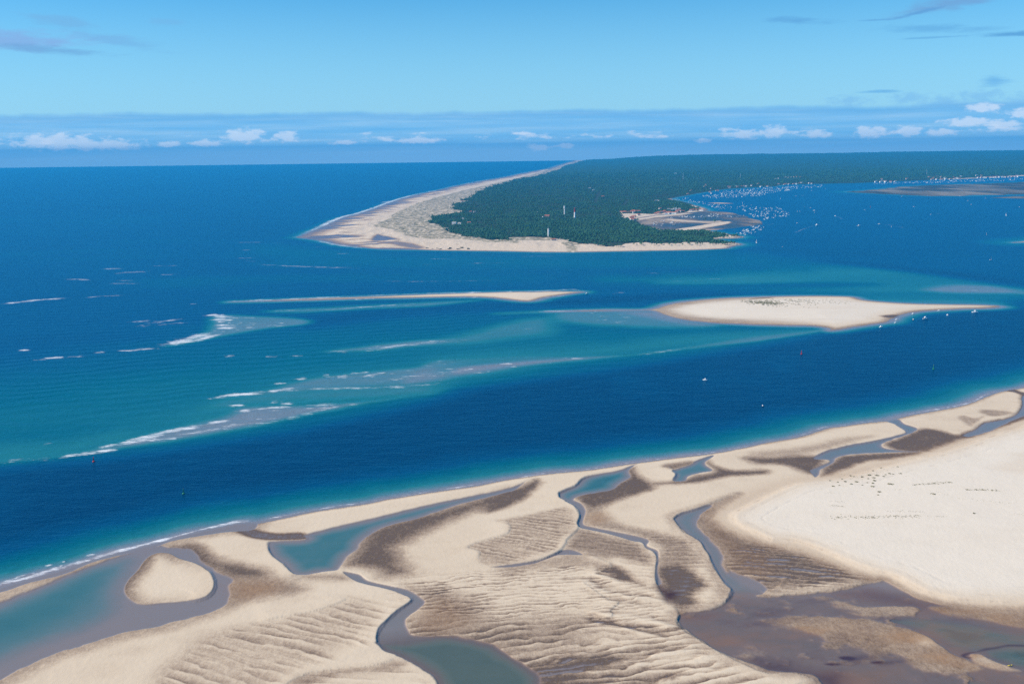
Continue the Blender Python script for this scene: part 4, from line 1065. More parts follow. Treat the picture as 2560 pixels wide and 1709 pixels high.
surf(.65, 12, ('N', [(620, 431), (685, 432)]))
surf(.65, 10, ('N', [(720, 427), (850, 415)]))
surf(.9, 9, ('N', [(175, 585), (240, 578), (300, 573)]))
surf(.7, 8, ('N', [(300, 574), (380, 568)]))
surf(.75, 8, ('N', [(440, 556), (485, 548)]))
surf(.8, 9, ('N', [(512, 547), (620, 540), (715, 532)]))
surf(.9, 9, ('N', [(98, 545), (128, 539)]))
surf(.7, 8, ('N', [(1040, 568), (1075, 569)]))
surf(.75, 8, ('N', [(1210, 572), (1278, 571)]))
surf(.6, 8, ('N', [(1340, 569), (1375, 567)]))
surf(.55, 10, ('N', [(1500, 549), (1610, 545)]))
surf(.62, 12, ('N', [(1640, 548), (1800, 525), (1950, 508), (2120, 494)]))
surf(.95, 10, ('N', [(968, 764), (1050, 750), (1140, 742), (1222, 733)]))
surf(.85, 9, ('N', [(1230, 735), (1300, 722), (1360, 716)]))
surf(.6, 8, ('N', [(1360, 722), (1500, 716), (1700, 716), (1900, 704), (2080, 688)]))
surf(.8, 8, ('N', [(1250, 697), (1320, 694)]))
surf(.8, 8, ('N', [(1355, 675), (1410, 669)]))
surf(.8, 8, ('N', [(1475, 659), (1515, 655)]))
surf(.7, 8, ('N', [(1540, 664), (1600, 660)]))
surf(.7, 8, ('N', [(1600, 646), (1700, 642)]))
surf(.6, 8, ('N', [(1690, 655), (1770, 648)]))
surf(.45, 12, ('N', [(1700, 690), (1900, 660), (2200, 625)]))
surf(.9, 7, ('N', [(1100, 823), (1145, 815)]))
surf(.8, 7, ('N', [(1060, 795), (1120, 794)]))
surf(.8, 7, ('N', [(1240, 781), (1280, 779)]))
surf(.8, 7, ('N', [(1280, 792), (1340, 785)]))
surf(.8, 7, ('N', [(1175, 812), (1260, 803), (1340, 798)]))
surf(.7, 7, ('N', [(1370, 800), (1430, 793), (1560, 792)]))
surf(.95, 8, ('N', [(685, 932), (780, 912), (920, 888)]))
surf(.9, 7, ('N', [(945, 882), (1000, 872), (1055, 864)]))
surf(.9, 10, ('N', [(560, 968), (640, 948), (760, 925)]))
surf(.8, 8, ('N', [(450, 990), (560, 970), (700, 945)]))
surf(.85, 7, ('N', [(260, 1038), (330, 1024), (450, 1008), (560, 990)]))
surf(.6, 8, ('N', [(700, 960), (900, 920), (1100, 880)]))
surf(.55, 7, ('N', [(1100, 900), (1300, 860), (1500, 810), (1700, 775)]))
surf(.5, 7, ('N', [(0, 1055), (150, 1042), (260, 1036)]))
surf(.7, 7, ('N', [(195, 976), (240, 965)]))
surf(.45, 7, ('M', [(540, 442), (700, 420), (800, 402)]))
surf(.55, 8, ('M', [(680, 104), (760, 98), (860, 96)]))
surf(.5, 8, ('M', [(590, 58), (660, 64)]))
surf(.5, 8, ('M', [(860, 90), (1000, 84)]))
surf(.45, 8, ('M', [(1880, 132), (2100, 140), (2300, 150)]))
surf(.4, 8, ('M', [(0, 242), (130, 240), (300, 236)]))
surf(.5, 8, ('M', [(440, 292), (480, 284)]))
surf(.5, 10, ('M', [(430, 158), (490, 148)]))
# the ocean beach of the headland
surf(1.0, 17, ('I', [(140, 818), (270, 766), (400, 706), (560, 636), (700, 602), (870, 546), (1050, 480), (1230, 430), (1400, 394)]))
surf(.9, 20, ('I', [(380, 720), (430, 700), (520, 690)]))
surf(.9, 20, ('I', [(430, 680), (500, 660), (600, 640)]))
surf(.9, 24, ('I', [(920, 505), (1000, 490), (1100, 474)]))
surf(.9, 24, ('I', [(1340, 405), (1480, 385)]))
surf(.85, 16, ('I', [(1400, 394), (1620, 344), (1860, 298), (2090, 258), (2349, 204)]))
surf(.7, 26, ('J', [(0, 242), (240, 190), (400, 140), (500, 110)]))
surf(.8, 14, ('I', [(330, 846), (500, 884), (600, 900), (700, 912), (860, 924)]))
surf(.7, 10, ('I', [(520, 970), (640, 968)]))
surf(.6, 10, ('I', [(1430, 1018), (1600, 1020)]))
surf(.5, 10, ('I', [(310, 908), (380, 910)]))
surf(.5, 10, ('J', [(0, 995), (130, 994), (290, 992)]))
# wakes of the boats under way
for a_ in ([(450, 706), (380, 725), (310, 750), (240, 782)], [(420, 570), (445, 577), (470, 584)], [(610, 622), (650, 634), (690, 656)], [(1020, 695), (1090, 703), (1180, 715), (1260, 735)],
           [(1495, 608), (1560, 602), (1650, 596)], [(390, 547), (350, 540), (300, 530)], [(1835, 482), (1900, 484)], [(1865, 518), (1960, 519)], [(890, 565), (970, 565)], [(1340, 538), (1240, 543)],
           [(1230, 443), (1300, 446)], [(260, 438), (340, 434)]):
    surf(.55, 5, ('K', a_))
surf(.4, 7, ('J', [(2100, 735), (2300, 700), (2349, 690)]))
surf(.35, 9, ('J', [(1880, 760), (2000, 752), (2100, 738)]))


def sea(f):
    X, Y = f.X, f.Y
    f.wob = fbm(X / 90, Y / 160, 4, 2)
    s = np.full(X.shape, .20)
    s += .06 * fbm(X / 700, Y / 900, 3, 6)
    bay = f.area(line(('J', [(2200, 1050), (1950, 940), (1700, 760), (1500, 480), (2349, 350)]), ('K', [(2349, 240), (3200, 200), (3200, 1100), (2349, 1050)])), 400, 200, 0, 2)
    s -= .05 * bay
    near = Y < 16000
    for v, inn, out, rag, P in SHOALS:
        a = f.area(P, inn, out, rag)
        s = s * (1 - a) + v * a
    a = f.area(CHANNEL, 10, 14, 6)
    ain = f.area(CHANNEL, 60, 4, 8)
    s = s * (1 - a) + a * (.30 * (1 - ain) + .02 * ain)
    ds, side, u = f.lin(SHORE, 170)
    k = ds + 5 * fbm(X / 40, Y / 60, 3, 44)
    rim = np.interp(k, [0, 5, 12, 26, 50, 80, 120], [1.0, .92, .80, .56, .40, .18, .02])
    s = np.where(ds < 165, np.maximum(s, rim), s)
    for P, rr in ((ISLAND, 45), (SPIT, 50)):
        d = -f.sdf(P, rr) + 6 * f.wob
        s = np.maximum(s, np.interp(d, [0, rr * .2, rr * .5, rr], [.98, .80, .5, .0]))
    d = -f.sdf(HEADLAND, 160)
    s = np.maximum(s, np.interp(d + 20 * f.wob, [0, 20, 60, 140], [.85, .5, .25, 0.]))
    for P in (MUD, EASTBAR):
        d = -f.sdf(P, 200)
        s = np.maximum(s, np.interp(d + 30 * f.wob, [0, 40, 110, 190], [.8, .45, .3, 0.]))
    fo = np.zeros(X.shape)
    jit = fbm(X / 26, Y / 26, 3, 55)
    for st, wd, P in FOAM:
        P = curve(P, False, 4) if len(P) > 2 else P
        d, _, u = f.lin(P, wd * 4 + 10)
        w_ = wd * (.85 if wd > 6 else .9) * (1 + .7 * jit)
        e = sstep(-.04, .22, u) * (1 - sstep(.78, 1.04, u))
        fo = np.maximum(fo, st * np.exp(-(np.maximum(d - w_ * .25, 0) / w_) ** 2) * (.35 + .65 * e))
    # scattered crests over the pale wedges
    shal = sstep(.60, .80, s) * (ds > 60) * sstep(-600, 0, 300 - X + 0 * Y) * (Y < 3600) * (X < 250)
    spk = fbm(X / 34 + Y / 120, (Y - .12 * X) / 11, 3, 91, .6)
    fo = np.maximum(fo, shal * sstep(.22, .50, spk) * .72)
    sw = sstep(1100, 1500, Y) * (1 - sstep(3800, 6000, Y)) * sstep(500, -500, X) * sstep(.1, .3, s) * .9 + .1
    return .25 * np.clip(fo, 0, 1), {'shoal': np.clip(s, 0, 1), 'foam': fo, 'swell': sw}


SEA_FAR = 26000.0
o0 = H * FPX / SEA_FAR
offs_sea = np.concatenate([np.arange(o0, 260, 1.2), np.arange(260, 500, 1.7), np.arange(500, 1300, 2.4), [1400, 1550, 1800, 2300, 3200]])
SEA = grid('sea', offs_sea, np.arctan(np.concatenate([[-1.5, -1.2, -.9, -.75], np.arange(-.66, .6601, .0016), [.75, .9, 1.2, 1.5]])), sea, SEA_M)
SEA.location.z = 0.0
#@@OBJECTS@@
# ------------------------------------------------------------------ air
CROPS.update({'Q': (1540, 440, 260 / 2265), 'R': (1800, 440, 260 / 2265), 'T': (1340, 500, 140 / 2195), 'U': (2180, 770, 300 / 2349), 'W': (2180, 430, 380 / 2349), 'Y': (1060, 590, 140 / 2349), 'X': (1780, 560, 100 / 2240)})
bm = bmesh.new()
bmesh.ops.create_cube(bm, size=1.0)
for v in bm.verts:
    v.co = (v.co.x * 90000, 12150 + v.co.y * 29300, 223 + v.co.z * 451)
me = bpy.data.meshes.new('haze')
bm.to_mesh(me)
bm.free()
haze = bpy.data.objects.new('haze', me)
S.collection.objects.link(haze)
haze['kind'] = 'stuff'
hm = bpy.data.materials.new('haze')
hm.use_nodes = True
h_ = NT(hm.node_tree)
pv = h_.n('ShaderNodeVolumePrincipled')
pv.inputs['Color'].default_value = (0.03, 0.45, 0.93, 1)
pv.inputs['Density'].default_value = 4.4e-5
ho = h_.n('ShaderNodeOutputMaterial')
h_.t.links.new(pv.outputs[0], ho.inputs['Volume'])
me.materials.append(hm)


# ------------------------------------------------------------------ objects
def link(o, parent=None):
    S.collection.objects.link(o)
    if parent:
        o.parent = parent
    return o


def thing(name, label, cat, loc=(0, 0, 0), rz=0.0, group=None):
    o = link(bpy.data.objects.new(name, None))
    o.empty_display_size = 1
    o.location = loc
    o.rotation_euler = (0, 0, rz)
    tag(o, label, cat, group)
    return o


def tag(o, label=None, cat=None, group=None):
    if label:
        o['label'] = label
    if cat:
        o['category'] = cat
    if group:
        o['group'] = group
    return o


def mesh(name, bm, *mats):
    bmesh.ops.recalc_face_normals(bm, faces=bm.faces)
    me = bpy.data.meshes.new(name)
    bm.to_mesh(me)
    bm.free()
    for m_ in mats:
        me.materials.append(m_)
    return me


def part(name, bm, mat, parent):
    mats = mat if isinstance(mat, (list, tuple)) else [mat]
    return link(bpy.data.objects.new(name, mesh(name, bm, *mats)), parent)


def copy_tree(o, parent=None):
    c = link(o.copy(), parent)
    for ch in list(o.children):
        copy_tree(ch, c)
    return c


def lathe(bm, prof, seg=16, mi=0, cx=0.0, cy=0.0):
    rings = []
    for r, z in prof:
        rings.append([bm.verts.new((cx + r * math.cos(2 * math.pi * k / seg), cy + r * math.sin(2 * math.pi * k / seg), z)) for k in range(seg)])
    for a, b in zip(rings[:-1], rings[1:]):
        for k in range(seg):
            f = bm.faces.new((a[k], a[(k + 1) % seg], b[(k + 1) % seg], b[k]))
            f.material_index = mi
    for rg in (rings[0], rings[-1]):
        bm.faces.new(rg).material_index = mi
    return bm


def box(bm, x0, x1, y0, y1, z0, z1, mi=0, taper=1.0):
    cx, cy = (x0 + x1) / 2, (y0 + y1) / 2
    vs = [bm.verts.new((x, y, z0)) for x, y in ((x0, y0), (x1, y0), (x1, y1), (x0, y1))]
    ws = [bm.verts.new((cx + (x - cx) * taper, cy + (y - cy) * taper, z1)) for x, y in ((x0, y0), (x1, y0), (x1, y1), (x0, y1))]
    fs = [bm.faces.new(vs), bm.faces.new(ws)] + [bm.faces.new((vs[k], vs[(k + 1) % 4], ws[(k + 1) % 4], ws[k])) for k in range(4)]
    for f in fs:
        f.material_index = mi
    return bm


WHITE = plain('white paint', (0.80, 0.80, 0.78), 0.45, 0.05, 0.8)
RED = plain('red paint', (0.42, 0.030, 0.025), 0.5, 0.1, 0.8)
GREENP = plain('green paint', (0.02, 0.20, 0.10), 0.5, 0.1, 0.8)
STONE = plain('weathered stone', (0.38, 0.36, 0.32), 0.9, 0.25, 0.5)
DARKROCK = plain('weedy concrete', (0.055, 0.065, 0.050), 0.9, 0.4, 0.4)
GLASS = plain('dark glass', (0.02, 0.03, 0.04), 0.12)
METAL = plain('galvanised metal', (0.35, 0.37, 0.38), 0.45, 0.1, 2.0)
ROOF = plain('red roof tiles', (0.40, 0.135, 0.080), 0.85, 0.2, 0.6)
WALL = plain('pale render', (0.68, 0.62, 0.54), 0.9, 0.06, 0.5)
TIMBER = plain('weathered timber', (0.36, 0.27, 0.20), 0.9, 0.2, 0.7)
CANVAS = plain('sail cloth', (0.80, 0.80, 0.78), 0.8, 0.03, 1.0)
NAVY = plain('dark blue paint', (0.02, 0.04, 0.10), 0.4, 0.1, 0.8)
YELLOW = plain('yellow plastic', (0.75, 0.58, 0.05), 0.4, 0.05, 1.0)
BARK = plain('pine bark', (0.16, 0.10, 0.07), 0.95, 0.25, 2.0)
ORANGE = plain('orange awning', (0.55, 0.26, 0.12), 0.8, 0.1, 0.5)


def land_z(pts):
    p = np.asarray(pts, float).reshape(-1, 2)
    f = Field(p[:, 0].copy(), p[:, 1].copy())
    z, _ = headland(f)
    return z


def hull(bm, Ln, B, D, mi=0, bow=1.0, deck_mi=None):
    """boat hull along +X, keel at -0.25 D, deck at D"""
    xs = [(-.5, .78, 1.0), (-.25, .96, .97), (0, 1.0, .96), (.25, .82, 1.02), (.42, .42, 1.12), (.5, .03, 1.2)]
    rows = []
    for fx, fw, fz in xs:
        w_ = B / 2 * fw
        x = fx * Ln
        rows.append([bm.verts.new((x, -w_, D * fz)), bm.verts.new((x * .97, -w_ * .78, 0.0)), bm.verts.new((x * .92, 0, -D * .3)), bm.verts.new((x * .97, w_ * .78, 0.0)), bm.verts.new((x, w_, D * fz))])
    for a, b in zip(rows[:-1], rows[1:]):
        for k in range(4):
            bm.faces.new((a[k], b[k], b[k + 1], a[k + 1])).material_index = mi
        bm.faces.new((a[0], a[4], b[4], b[0])).material_index = mi if deck_mi is None else deck_mi
    bm.faces.new(rows[0]).material_index = mi
    return bm


def cabin_bm(Ln, B, D):
    bm = bmesh.new()
    pts = [(-.16, D * .9), (.22, D * .9), (.13, D * .9 + .42 * B), (.06, D * .9 + .62 * B), (-.17, D * .9 + .62 * B)]
    l_, r_ = [], []
    for fx, z in pts:
        s_ = .36 if z < D * 1.1 else .30
        l_.append(bm.verts.new((fx * Ln, -B * s_, z)))
        r_.append(bm.verts.new((fx * Ln, B * s_, z)))
    bm.faces.new(l_)
    bm.faces.new(r_[::-1])
    n = len(pts)
    for k in range(n):
        bm.faces.new((l_[k], l_[(k + 1) % n], r_[(k + 1) % n], r_[k]))
    return bm


def motorboat(label, loc, rz, Ln=9.0, B=3.2, D=1.15, top=True, cat='motorboat', group=None, hullmat=None):
    r = thing('motorboat', label, cat, loc, rz, group)
    part('hull', hull(bmesh.new(), Ln, B, D), hullmat or WHITE, r)
    c = part('cabin', cabin_bm(Ln, B, D), WHITE, r)
    zc = D * .9 + .62 * B
    b = bmesh.new()
    v = [b.verts.new(p) for p in ((.225 * Ln, -.30 * B, D * 1.05), (.225 * Ln, .30 * B, D * 1.05), (.138 * Ln, .27 * B, D * .9 + .40 * B), (.138 * Ln, -.27 * B, D * .9 + .40 * B))]
    b.faces.new(v)
    bmesh.ops.solidify(b, geom=b.faces[:], thickness=.05)
    part('windscreen', b, GLASS, r)
    if top:
        part('flybridge', box(bmesh.new(), -.15 * Ln, .02 * Ln, -.26 * B, .26 * B, zc, zc + .22 * B, 0, .85), WHITE, r)
    b = bmesh.new()
    lathe(b, [(.05, D), (.035, zc + 1.6)], 6, 0, -.12 * Ln, 0)
    part('mast', b, METAL, r)
    return r


def sail_bm(P, th=.04):
    b = bmesh.new()
    f = b.faces.new([b.verts.new(p) for p in P])
    bmesh.ops.solidify(b, geom=[f], thickness=th)
    return b


def sailboat(label, loc, rz, Ln=9.0, sails=True, cat='sailing boat', group=None):
    r = thing('sailboat', label, cat, loc, rz, group)
    part('hull', hull(bmesh.new(), Ln, Ln * .30, Ln * .10), WHITE, r)
    part('cabin', box(bmesh.new(), -.12 * Ln, .16 * Ln, -.09 * Ln, .09 * Ln, Ln * .095, Ln * .15, 0, .8), WHITE, r)
    b = bmesh.new()
    lathe(b, [(.10, Ln * .09), (.06, Ln * 1.32)], 8, 0, .08 * Ln, 0)
    part('mast', b, METAL, r)
    if sails:
        part('mainsail', sail_bm([(.07 * Ln, 0, Ln * .22), (-.40 * Ln, .10 * Ln, Ln * .22), (-.20 * Ln, .09 * Ln, Ln * .75), (.07 * Ln, 0, Ln * 1.30)]), CANVAS, r)
        part('jib', sail_bm([(.48 * Ln, 0, Ln * .16), (.06 * Ln, .10 * Ln, Ln * .2), (.10 * Ln, 0, Ln * 1.15)]), CANVAS, r)
    else:
        b = bmesh.new()
        box(b, -.38 * Ln, .07 * Ln, -.02 * Ln, .02 * Ln, Ln * .2, Ln * .235)
        part('boom', b, NAVY, r)
    return r


def P3(c, x, y, z=0.0):
    a_ = at(c, x, y, z)
    return (a_[0], a_[1], z)


# lighthouses and masts -----------------------------------------------
def tower_place(px, py):
    x, y = ground(px, py, 8.0)
    z = float(land_z([(x, y)])[0])
    return (x, y, z)


t_ = thing('lighthouse', 'tall slim white lighthouse with a red lantern top rising from the pine wood', 'lighthouse', tower_place(1437, 548.5))
part('tower', lathe(bmesh.new(), [(5.2, -3), (5.0, 2), (3.7, 34), (3.6, 34.2)], 20), WHITE, t_)
part('red_band', lathe(bmesh.new(), [(3.62, 34.2), (3.25, 45), (3.3, 46)], 20), RED, t_)
part('gallery', lathe(bmesh.new(), [(3.4, 46), (4.7, 46.4), (4.7, 47.4), (3.2, 47.6)], 20), RED, t_)
ln_ = part('lantern', lathe(bmesh.new(), [(2.5, 47.6), (2.5, 51)], 16), GLASS, t_)
part('dome', lathe(bmesh.new(), [(2.8, 51), (2.6, 52.2), (1.5, 53.6), (.25, 54.4), (.15, 57)], 16), RED, ln_)
for k in range(4):
    b = bmesh.new()
    box(b, -.5, .5, -.12, .12, 6 + 8 * k, 8 + 8 * k)
    w_ = part('window', b, GLASS, t_)
    w_.location = (0, -(5.02 - .040 * (7 + 8 * k)) - .08, 0)

t_ = thing('water_tower', 'white water tower with a thicker drum on top, left of the red topped lighthouse', 'water tower', tower_place(1411.3, 537.5))
part('shaft', lathe(bmesh.new(), [(3.5, -3), (3.0, 8), (2.9, 30), (3.9, 34)], 20), WHITE, t_)
part('drum', lathe(bmesh.new(), [(3.95, 34.01), (4.1, 35), (4.1, 45), (3.6, 46)], 20), WHITE, t_)
part('antenna', lathe(bmesh.new(), [(.18, 46), (.08, 59)], 6), METAL, t_)

t_ = thing('signal_tower', 'stout white signal tower with a small mast, nearest tower to the beach', 'tower', tower_place(1371.3, 591.5))
part('shaft', lathe(bmesh.new(), [(3.4, -3), (3.25, 26), (3.25, 29)], 20), WHITE, t_)
part('roof', lathe(bmesh.new(), [(3.7, 29), (3.7, 29.8), (2.2, 31.2)], 20), STONE, t_)
part('lookout', lathe(bmesh.new(), [(1.7, 31.2), (1.7, 33.6), (1.2, 34.2)], 12), GLASS, t_)
part('mast', lathe(bmesh.new(), [(.2, 34.2), (.07, 41)], 6), METAL, t_)


def lattice(label, px, py, hgt):
    r = thing('radio_mast', label, 'radio mast', tower_place(px, py))
    for sx, sy in ((-1, -1), (1, -1), (0, 1.2)):
        b = bmesh.new()
        lathe(b, [(.55, -4), (.45, hgt * .95)], 5, 0, sx * 1.4, sy * 1.4)
        part('leg', b, WHITE, r)
    b = bmesh.new()
    for k in range(int(hgt / 5)):
        for (ax, ay), (bx, by) in zip(((-1.4, -1.4), (1.4, -1.4), (0, 1.7)), ((1.4, -1.4), (0, 1.7), (-1.4, -1.4))):
            z0, z1 = k * 5, k * 5 + 5
            d = Vector((bx - ax, by - ay, z1 - z0)).normalized().cross(Vector((0, 0, 1))).normalized() * .14
            vs = [b.verts.new(p) for p in ((ax + d.x, ay + d.y, z0), (ax - d.x, ay - d.y, z0), (bx - d.x, by - d.y, z1), (bx + d.x, by + d.y, z1))]
            b.faces.new(vs)
    bmesh.ops.solidify(b, geom=b.faces[:], thickness=.12)
    part('bracing', b, WHITE, r)
    part('antenna', lathe(bmesh.new(), [(.4, hgt * .95), (.25, hgt + 8)], 6), WHITE, r)
    return r


lattice('thin pale radio mast in the forest behind the village', 1707.6, 452, 72)
lattice('faint thin mast in the far forest, right of the taller pale mast', 1850.5, 449, 50)
lattice('pale radio mast standing just behind the far wooded bay shore', 2316.5, 438, 56)


# navigation buoys ------------------------------------------------------
def buoy(label, loc, paint, hgt=6.0, lean=0.0):
    r = thing('navigation_buoy', label, 'buoy', loc, 0, 'navigation buoys marking the channel')
    r.rotation_euler = (lean, lean * .6, 0)
    k = hgt / 6
    part('float', lathe(bmesh.new(), [(.9 * k, -.6), (1.35 * k, -.2), (1.35 * k, .7 * k), (.8 * k, 1.1 * k)], 16), paint, r)
    for a_ in range(3):
        b = bmesh.new()
        ca, sa = math.cos(a_ * 2.094), math.sin(a_ * 2.094)
        lo = [b.verts.new((ca * .7 * k + ox, sa * .7 * k + oy, 1.0 * k)) for ox, oy in ((-.09, -.09), (.09, -.09), (.09, .09), (-.09, .09))]
        hi = [b.verts.new((ca * .3 * k + ox, sa * .3 * k + oy, 4.4 * k)) for ox, oy in ((-.07, -.07), (.07, -.07), (.07, .07), (-.07, .07))]
        b.faces.new(lo)
        b.faces.new(hi)
        for q in range(4):
            b.faces.new((lo[q], lo[(q + 1) % 4], hi[(q + 1) % 4], hi[q]))
        part('leg', b, paint, r)
    part('radar_reflector', lathe(bmesh.new(), [(.55 * k, 1.8 * k), (.45 * k, 3.6 * k)], 8), paint, r)
    part('topmark', lathe(bmesh.new(), [(.45 * k, 4.4 * k), (.45 * k, 5.2 * k)], 10), paint, r)
    part('light', lathe(bmesh.new(), [(.12 * k, 5.2 * k), (.12 * k, 6 * k)], 6), METAL, r)
    return r


buoy('red channel buoy beside the foaming bar at the left edge', P3('N', 430, 1053), RED, 6.6)
buoy('green buoy alone in the dark channel above the left beach', P3('N', 842, 1200), GREENP, 6.4)
buoy('red and pale buoy in the channel below the big sand island', P3('M', 1312, 438), RED, 7.0)
buoy('green buoy with a tall thin mast in the channel on the right', P3('M', 1927, 508), GREENP, 7.4)
buoy('red buoy far out in the bay among the motorboats', P3('K', 940, 545), RED, 9.0)

# boats by the sand island and in the channel ---------------------------
motorboat('small white motorboat alone in the middle of the dark channel', P3('M', 862, 559), R(160), 6.5, 2.5, 1.0)
motorboat('dark hulled small boat in the channel just above the beach', P3('M', 1132, 681), R(35), 5.0, 2.0, .8, False, hullmat=NAVY)
motorboat('large white motor yacht anchored off the right flank of the sand island', P3('U', 1035, 215), R(200), 12.5, 4.4, 1.8)
motorboat('white motor yacht farthest right under the thin tail of the sand island', P3('U', 2010, 84), R(170), 12.0, 4.2, 1.7)
motorboat('pale blue boat between the two white yachts', P3('U', 1473, 142), R(80), 7.5, 2.8, 1.1, False)
motorboat('small white boat lying at the lower corner of the sand island', P3('U', 178, 370), R(25), 8.0, 2.8, 1.1, False)
motorboat('tiny white boat off the sandy nose of the island, lower of the two', P3('U', 460, 290), R(10), 5.5, 2.2, .9, False)
motorboat('small white boat at the sandy nose of the island, upper of the two', P3('U', 480, 227), R(170), 6.0, 2.3, .9, False)
motorboat('small white boat drawn close to the island shore under the pale flat', P3('U', 808, 115), R(15), 6.5, 2.4, .9, False)
motorboat('dark small boat left of the large white yacht', P3('U', 808, 232), R(40), 6.5, 2.4, .9, False, hullmat=NAVY)
motorboat('low white boat moored against the straight island beach', P3('U', 1318, 54), R(0), 7.5, 2.5, .9, False)
motorboat('small white boat off the tip of the long sand spit', P3('M', 312, 156), R(20), 7.0, 2.6, 1.0, False)

# boats under way in the bay ---------------------------------------------
for (x, y, a_, ln_, lab) in ((450, 706, 20, 16, 'long white launch trailing a curved wake across the bay'), (425, 572, 165, 13, 'white speedboat with a short bright wake in the upper bay'),
                             (617, 622, 150, 10, 'white motorboat whose wake bends down to the right'), (835, 712, 5, 15, 'wide white boat stopped in the middle of the bay'),
                             (1020, 695, 170, 10, 'small motorboat at the head of a long fading wake'), (890, 565, 180, 10, 'small white boat left of the red bay buoy'),
                             (1342, 538, 10, 11, 'white motorboat heading right past the red bay buoy'), (1495, 608, 175, 9, 'motorboat with a straight thin wake to its right'),
                             (1835, 482, 180, 10, 'small motorboat near the mudflat, upper of two with wakes'), (1865, 518, 180, 10, 'small motorboat near the mudflat, lower of two with wakes'),
                             (1228, 444, 180, 11, 'white boat on the edge of the brown mudflat'), (260, 438, 5, 11, 'white boat crossing right of the crowded anchorage'),
                             (390, 547, -10, 9, 'fast boat drawing a wake up to the left'), (405, 387, 5, 12, 'white boat running along the front of the moored fleet'),
                             (430, 590, 0, 7, 'tiny boat just below the speedboat wake'), (268, 687, 15, 9, 'small grey boat left of the long launch'), (135, 905, 0, 6, 'lone tiny boat in the open strait beyond the wooded point'),
                             (1998, 460, 0, 9, 'small white boat below the right end of the mudflat'), (1760, 440, 0, 9, 'small pale boat touching the mudflat edge'), (2305, 540, 60, 9, 'small white boat at the far right edge of the bay')):
    motorboat(lab, P3('K', x, y + 3), R(a_), ln_, ln_ * .33, ln_ * .13, ln_ > 12)
sailboat('white sailing boat under sail off the tree covered point', P3('J', 2170, 870), R(100), 11)
for (x, y, ln_, a_, lab) in ((1132, 724, 8, 80, 'small white sail beside the long fading wake'), (2185, 620, 10, 95, 'white sail on the open water toward the right edge'), (2005, 794, 8, 70, 'small sail alone in the lower right bay'),
                             (113, 470, 9, 60, 'leaning white sail left of the speeding boats'), (525, 372, 10, 80, 'white sail close to the far anchorage'), (270, 583, 8, 90, 'tiny sail, left of a pair beside the moored fleet'),
                             (294, 583, 8, 85, 'tiny sail, right of a pair beside the moored fleet')):
    sailboat(lab, P3('K', x, y), R(a_), ln_)
sailboat('moored yacht with bare mast in the lower right of the bay', P3('K', 2045, 1026), R(10), 9, False)
sailboat('white sail just off the low sand bar near the anchorage', P3('R', 488, 598), R(80), 11)
sailboat('sailing boat with a tall pale sail lying on the low bar in the anchorage', P3('Q', 2153, 592), R(95), 11)


# the moored fleet --------------------------------------------------------
def inside(poly, n, seed, gap):
    g = np.random.default_rng(seed)
    P = np.asarray(poly, float)
    lo, hi = P.min(0), P.max(0)
    o = []
    tries = 0
    while len(o) < n and tries < n * 60:
        tries += 1
        p = lo + (hi - lo) * g.random(2)
        c = False
        for (ax, ay), (bx, by) in zip(P, np.roll(P, -1, 0)):
            if (ay > p[1]) != (by > p[1]) and p[0] < (bx - ax) * (p[1] - ay) / (by - ay) + ax:
                c = not c
        if c and all(abs(p[0] - q[0]) + 2.2 * abs(p[1] - q[1]) > gap for q in o):
            o.append(p)
    return o


fleet_protos = []
for k, (ln_, mats) in enumerate(((8.0, (WHITE, GLASS)), (10.5, (WHITE, NAVY)), (7.0, (WHITE, GLASS)), (12.0, (WHITE, WHITE)))):
    b = hull(bmesh.new(), ln_, ln_ * .33, ln_ * .15)
    for q in cabin_bm(ln_, ln_ * .33, ln_ * .15), box(bmesh.new(), -.05 * ln_, .12 * ln_, -.10 * ln_, .10 * ln_, ln_ * .26, ln_ * .30, 0):
        tmp = bpy.data.meshes.new('tmp')
        q.to_mesh(tmp)
        q.free()
        b.from_mesh(tmp)
        bpy.data.meshes.remove(tmp)
    if k in (1, 3):
        lathe(b, [(.12, ln_ * .2), (.07, ln_ * 1.15)], 5, 0, .05 * ln_, 0)
    fleet_protos.append(mesh('moored_boat', b, mats[0]))
FLEET = [('R', [(300, 1225), (650, 1105), (950, 1075), (1000, 1120), (860, 1205), (680, 1260), (570, 1300)], 38, 28, 'small white boat moored in the loose cluster off the wooded point', 'boats moored off the wooded point', 0),
         ('Q', [(1050, 915), (1250, 885), (1700, 880), (2265, 800), (2265, 905), (1700, 915), (1200, 925)], 44, 26, 'small white boat aground on the upper lagoon mud', 'boats aground on the lagoon mud', .4),
         ('Q', [(620, 1010), (820, 960), (1040, 965), (1100, 990), (1400, 990), (1520, 1000), (1400, 1040), (1060, 1110), (860, 1080)], 26, 40, 'small white boat aground on the lower lagoon mud', 'boats aground on the lower lagoon mud', .4),
         ('R', [(0, 845), (100, 840), (560, 868), (540, 890), (240, 900), (0, 890)], 14, 26, 'small white boat aground on the tip of the mud by the lagoon', 'boats aground at the lagoon mouth', .3),
         ('R', [(0, 615), (180, 620), (400, 680), (560, 630), (780, 650), (1000, 690), (1240, 680), (1450, 740), (1600, 860), (1380, 900), (1080, 920), (1000, 960), (820, 910), (680, 890), (560, 780), (480, 730), (0, 735)], 128, 24, 'small white boat moored in the anchorage beyond the lagoon', 'boats moored beyond the lagoon', 0),
         ('Q', [(1400, 505), (1560, 470), (1640, 530), (1900, 545), (1990, 600), (2265, 610), (2265, 740), (1990, 690), (1900, 640), (1720, 625), (1500, 555)], 46, 22, 'small white boat moored off the wooded village headland', 'boats moored by the village headland', 0)]
